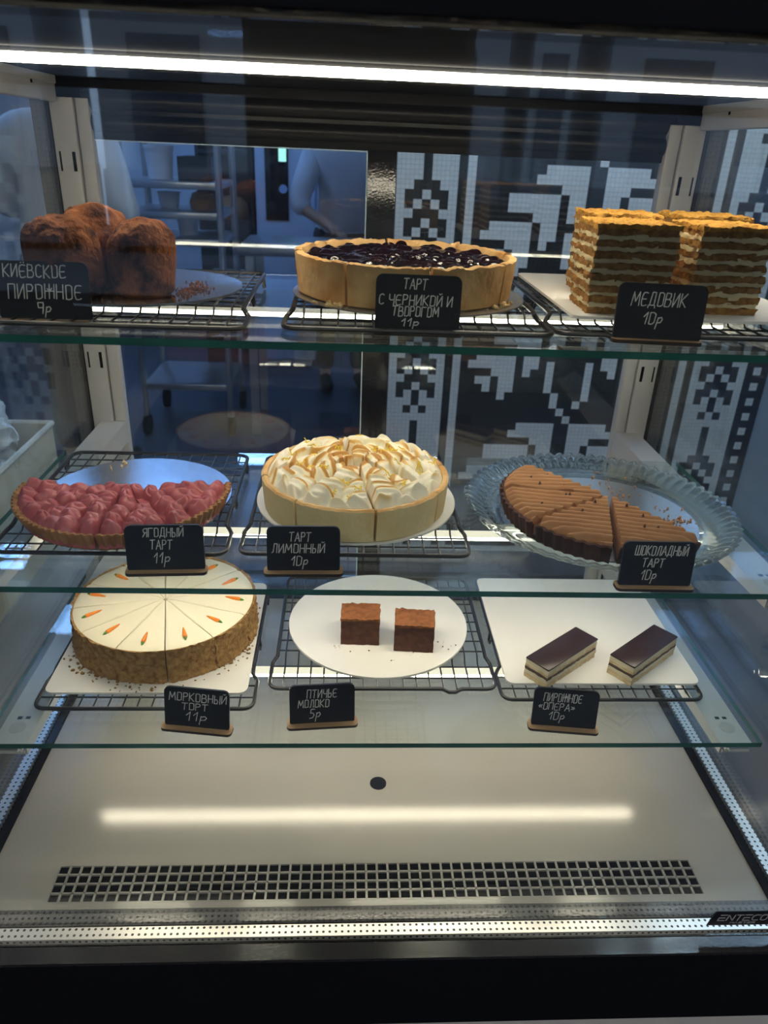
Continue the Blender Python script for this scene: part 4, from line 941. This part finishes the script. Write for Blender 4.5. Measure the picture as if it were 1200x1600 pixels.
for i, (x, z, w, h, m, lab, nm, cat) in enumerate(((-.09,1.18,.13,.14,M_kb,'white tub on the top visible shelf of the steel rack','storage_tub','tub'),(.09,1.18,.15,.10,M_kd,'dark pan beside the white tub high on the steel rack','baking_pan','pan'),
        (-.06,1.055,.10,.07,M_kb,'white tub on the second visible shelf of the steel rack','storage_tub','tub'),(.10,1.055,.12,.08,M_kbr,'brown loaf on the second visible shelf of the steel rack','bread_loaf','bread'),(.02,.94,.10,.08,M_kb,'small white tub low on the steel rack','storage_tub','tub'))):
    bm = NB()
    if nm == 'bread_loaf': lathe(bm, [(0,0),(w*.5,0),(w*.55,h*.4),(w*.42,h*.85),(w*.2,h),(0,h)], 24)
    elif nm == 'storage_tub': lathe(bm, [(0,0),(w*.42,0),(w*.5,h*.9),(w*.53,h*.9),(w*.53,h),(w*.47,h),(w*.40,.01),(0,.01)], 28)
    else:
        box(bm, -w/2, w/2, -.12, .12, 0, .008); 
        for q in ((-w/2,-w/2+.006,-.12,.12),(w/2-.006,w/2,-.12,.12),(-w/2,w/2,-.12,-.114),(-w/2,w/2,.114,.12)): box(bm, *q, 0, h)
    o = obj(nm, bm, m); o.location = (-.83+x, 3.3, FL+z+.0005); tag(o, lab, cat)
# oven
t = thing('bakery_oven', 'tall pale bakery oven with dark glass door and lit display', 'oven', (-.42,4.75,FL))
bm = NB(); box(bm, -.19, .17, -.35, .35, .05, 1.9, .01); box(bm, -.16, .14, -.30, .30, 0, .05); obj('oven_body', bm, mat('oven_enamel', (0.55,0.63,0.78), 0.35), t)
bm = NB(); box(bm, -.13, .01, -.362, -.35, .92, 1.45, .003); obj('oven_door', bm, mat('oven_glass', (0.01,0.01,0.014), 0.1), t)
bm = NB(); box(bm, -.045, .0, -.366, -.362, 1.25, 1.33); obj('display', bm, emit('oven_display', (0.45,1.0,0.95), 1.6), t)
bm = NB(); cyl(bm, (0,0,0), .024, .02, 20); bmesh.ops.transform(bm, matrix=Matrix.Translation((-.02,-.362,1.10)) @ Matrix.Rotation(PI/2,4,'X'), verts=bm.verts); obj('control_knob', bm, mat('knob_blue', (0.35,0.5,0.8), 0.4), t)
t = thing('dark_cabinet', 'dark kitchen cabinet with a brown bread shelf beside the oven', 'cabinet', (-.80,4.75,FL))
bm = NB()
for q in ((-.17,.17,-.3,.3,0,.9),(-.17,-.15,-.3,.3,.9,1.7),(.15,.17,-.3,.3,.9,1.7),(-.15,.15,.28,.3,.9,1.7),(-.15,.15,-.3,.28,1.68,1.7),(-.15,.15,-.3,.28,1.28,1.30)): box(bm, *q)
obj('cabinet_body', bm, mat('dark_cabinet_wood', (0.03,0.028,0.03), 0.5), t, smooth=False)
bm = NB(); box(bm, -.10, .10, -.309, -.3, .6, .615, .003); obj('handle', bm, M_steel, t)
bm = NB(); lathe(bm, [(0,0),(.09,0),(.11,.04),(.10,.09),(.06,.13),(0,.14)], 28); o = obj('bread_loaf', bm, M_kbr); o.location = (-.79,4.62,FL+.9005); tag(o, 'round brown loaf in the dark cabinet beside the oven', 'bread')
# work table
t = thing('work_table', 'long steel work table in front of the bakers', 'table', (.05,3.32,FL))
bm = NB(); box(bm, -.6, .6, -.25, .25, .88, .92, .004); obj('tabletop', bm, M_steel, t)
for x in (-.55,.55):
    for y in (-.2,.2): bm = NB(); box(bm, x-.02, x+.02, y-.02, y+.02, 0, .88); obj('leg', bm, M_steel, t)

# ------------------------------------------------------------------ people
def skinned(name, chains, mats, parent, loc=(0,0,0), sub=2):
    """chains: list of [(x,y,z,r), ...]; shared coordinates weld"""
    bm = NB(); sk = bm.verts.layers.skin.verify(); idx = {}
    def V(p):
        k = tuple(round(c,4) for c in p[:3])
        if k not in idx:
            v = bm.verts.new(p[:3]); idx[k] = v; v[sk].radius = (p[3], p[4] if len(p) > 4 else p[3])
            if len(idx) == 1: v[sk].use_root = True
        return idx[k]
    for ch in chains:
        new = tuple(round(c,4) for c in ch[0][:3]) not in idx
        vs = [V(p) for p in ch]
        if new and not any(e for e in vs[0].link_edges) and not any(v.link_edges for v in vs): vs[0][sk].use_root = True
        for a, b in zip(vs, vs[1:]):
            if not bm.edges.get((a,b)): bm.edges.new((a,b))
    me = bpy.data.meshes.new(name); bm.to_mesh(me); bm.free()
    for m in mats: me.materials.append(m)
    o = bpy.data.objects.new(name, me); link(o); o.parent = parent
    md = o.modifiers.new('skin', 'SKIN'); md.use_smooth_shade = True
    ms = o.modifiers.new('sub', 'SUBSURF'); ms.levels = sub; ms.render_levels = sub
    return o
M_skin = mat('skin', (0.55,0.33,0.24), 0.55, sss=0.1); M_coat = mat('white_cotton', (0.72,0.76,0.84), 0.8); M_apron = mat('brown_apron', (0.20,0.13,0.09), 0.8)
M_trous = mat('dark_trousers', (0.03,0.035,0.05), 0.85); M_hair = mat('dark_hair', (0.02,0.014,0.01), 0.6); M_shoe = mat('black_shoe', (0.015,0.015,0.015), 0.5)
def hand(p, d, side):
    """five fingers from wrist p along d"""
    p = Vector(p); d = Vector(d).normalized(); u = Vector((0,0,1)); s = d.cross(u).normalized()*side; out = []
    palm = p + d*.05
    for k, (off, ln) in enumerate(((-.027,.060),(-.009,.072),(.009,.068),(.027,.052))):
        b = palm + s*off + d*.025; m = b + d*ln*.5 - u*.012; e = b + d*ln*.82 - u*.040
        out.append([(*palm,.026), (*b,.0105), (*m,.0095), (*e,.008)])
    b = p + d*.035 - s*.032; out.append([(*palm,.026), (*b,.012), (*(b+d*.035-s*.018-u*.008),.010)])
    return palm, out
def person(label, loc, rz, bend, group, apron, arm_l, arm_r):
    t = thing('person', label, 'person', loc, rz, group)
    hip = Vector((0,0,.92)); cb, sb = math.cos(bend), math.sin(bend)
    def T(y, z, x=0): return (x, y*cb - z*sb, .92 + y*sb + z*cb)      # torso frame, bent forward over -y
    def P(x, y, z, r, r2=None): q = T(y, z, x); return (*q, r) if r2 is None else (*q, r, r2)
    sp = [P(0,0,0,.10,.075), P(0,0,.15,.095,.070), P(0,0,.32,.105,.070), P(0,0,.46,.075,.055), P(0,-.01,.54,.050)]
    head = [P(0,-.01,.54,.050), P(0,-.025,.60,.060), P(0,-.035,.68,.078,.092), P(0,-.03,.745,.074,.088), P(0,-.03,.785,.045)]
    nose = [P(0,-.035,.68,.078,.092), P(0,-.128,.672,.011), P(0,-.135,.66,.011)]
    ears = [[P(0,-.035,.68,.078,.092), P(s*.082,-.02,.675,.013)] for s in (-1,1)]
    body = [sp, head, nose] + ears; coat = [[P(0,0,-.12,.185,.160), P(0,0,0,.180,.150), P(0,0,.15,.170,.138), P(0,0,.32,.180,.138), P(0,0,.44,.150,.118), P(0,0,.515,.085,.080)]]
    for s, (el, wr) in ((-1,arm_l),(1,arm_r)):
        sh = P(s*.180,0,.43,.036); E2 = (*el,.036); Wd = (*wr,.026)
        d = Vector(wr)-Vector(el); palm, fg = hand(wr, d, s)
        body.append([P(0,0,.46,.075,.055), sh, E2, Wd, (*palm,.026)]); body += fg
        m = Vector(el).lerp(Vector(wr), .35)
        coat.append([P(0,0,.44,.150,.118), P(s*.185,0,.43,.085), (*el,.064), (*m,.056)])
    for s in (-1,1): body.append([P(0,0,0,.10,.075), (s*.095,.0,.86,.070), (s*.10,-.02,.50,.050), (s*.105,.01,.10,.036), (s*.105,-.03,.045,.035), (s*.11,-.16,.03,.030)])
    b = skinned('body', body, [M_skin], t)
    skinned('jacket', coat, [M_coat], t)
    skinned('trousers', [[(0,0,1.00,.150,.125),(0,0,.93,.16,.13)]] + [[(0,0,.93,.16,.13),(s*.095,0,.84,.110),(s*.10,-.02,.50,.072),(s*.105,.01,.09,.056)] for s in (-1,1)], [M_trous], t)
    skinned('shoes', [[(s*.105,.02,.05,.045),(s*.11,-.10,.045,.045),(s*.112,-.19,.035,.033)] for s in (-1,1)], [M_shoe], t, sub=1)
    skinned('hair', [[P(0,.022,.62,.060,.050), P(0,.015,.69,.086,.080), P(0,.0,.75,.090,.092), P(0,-.02,.80,.066)]], [M_hair], t)
    for s in (-1,1):
        bm = NB(); q = P(s*.028,-.104,.70,0); bmesh.ops.create_icosphere(bm, subdivisions=2, radius=.008, matrix=Matrix.Translation(q[:3])); obj('eye', bm, M_shoe, t)
    bm = NB(); q = P(0,-.108,.632,0); bmesh.ops.create_icosphere(bm, subdivisions=2, radius=.02, matrix=Matrix.Translation(q[:3]) @ Matrix.Diagonal((1,.3,.25,1))); obj('mouth', bm, mat('lips', (0.42,0.16,0.14), 0.5), t)
    if apron: skinned('apron', [[(0,0,.98,.200,.175),(0,0,.80,.200,.175),(0,-.005,.45,.180,.165)]], [M_apron], t)
    return t
person('person in white jacket and brown apron bending over the work table', (-.07,4.02,FL), deg(10), .40, 'bakers in the kitchen', True, ((-.29,-.20,1.06),(-.14,-.34,.97)), ((.29,-.20,1.06),(.14,-.34,.97)))
person('person in white jacket and dark trousers at the left edge of the kitchen', (-1.16,2.60,FL), deg(165), .06, 'bakers in the kitchen', False, ((-.26,-.02,1.10),(-.22,-.25,1.00)), ((.26,-.02,1.10),(.22,-.25,1.00)))
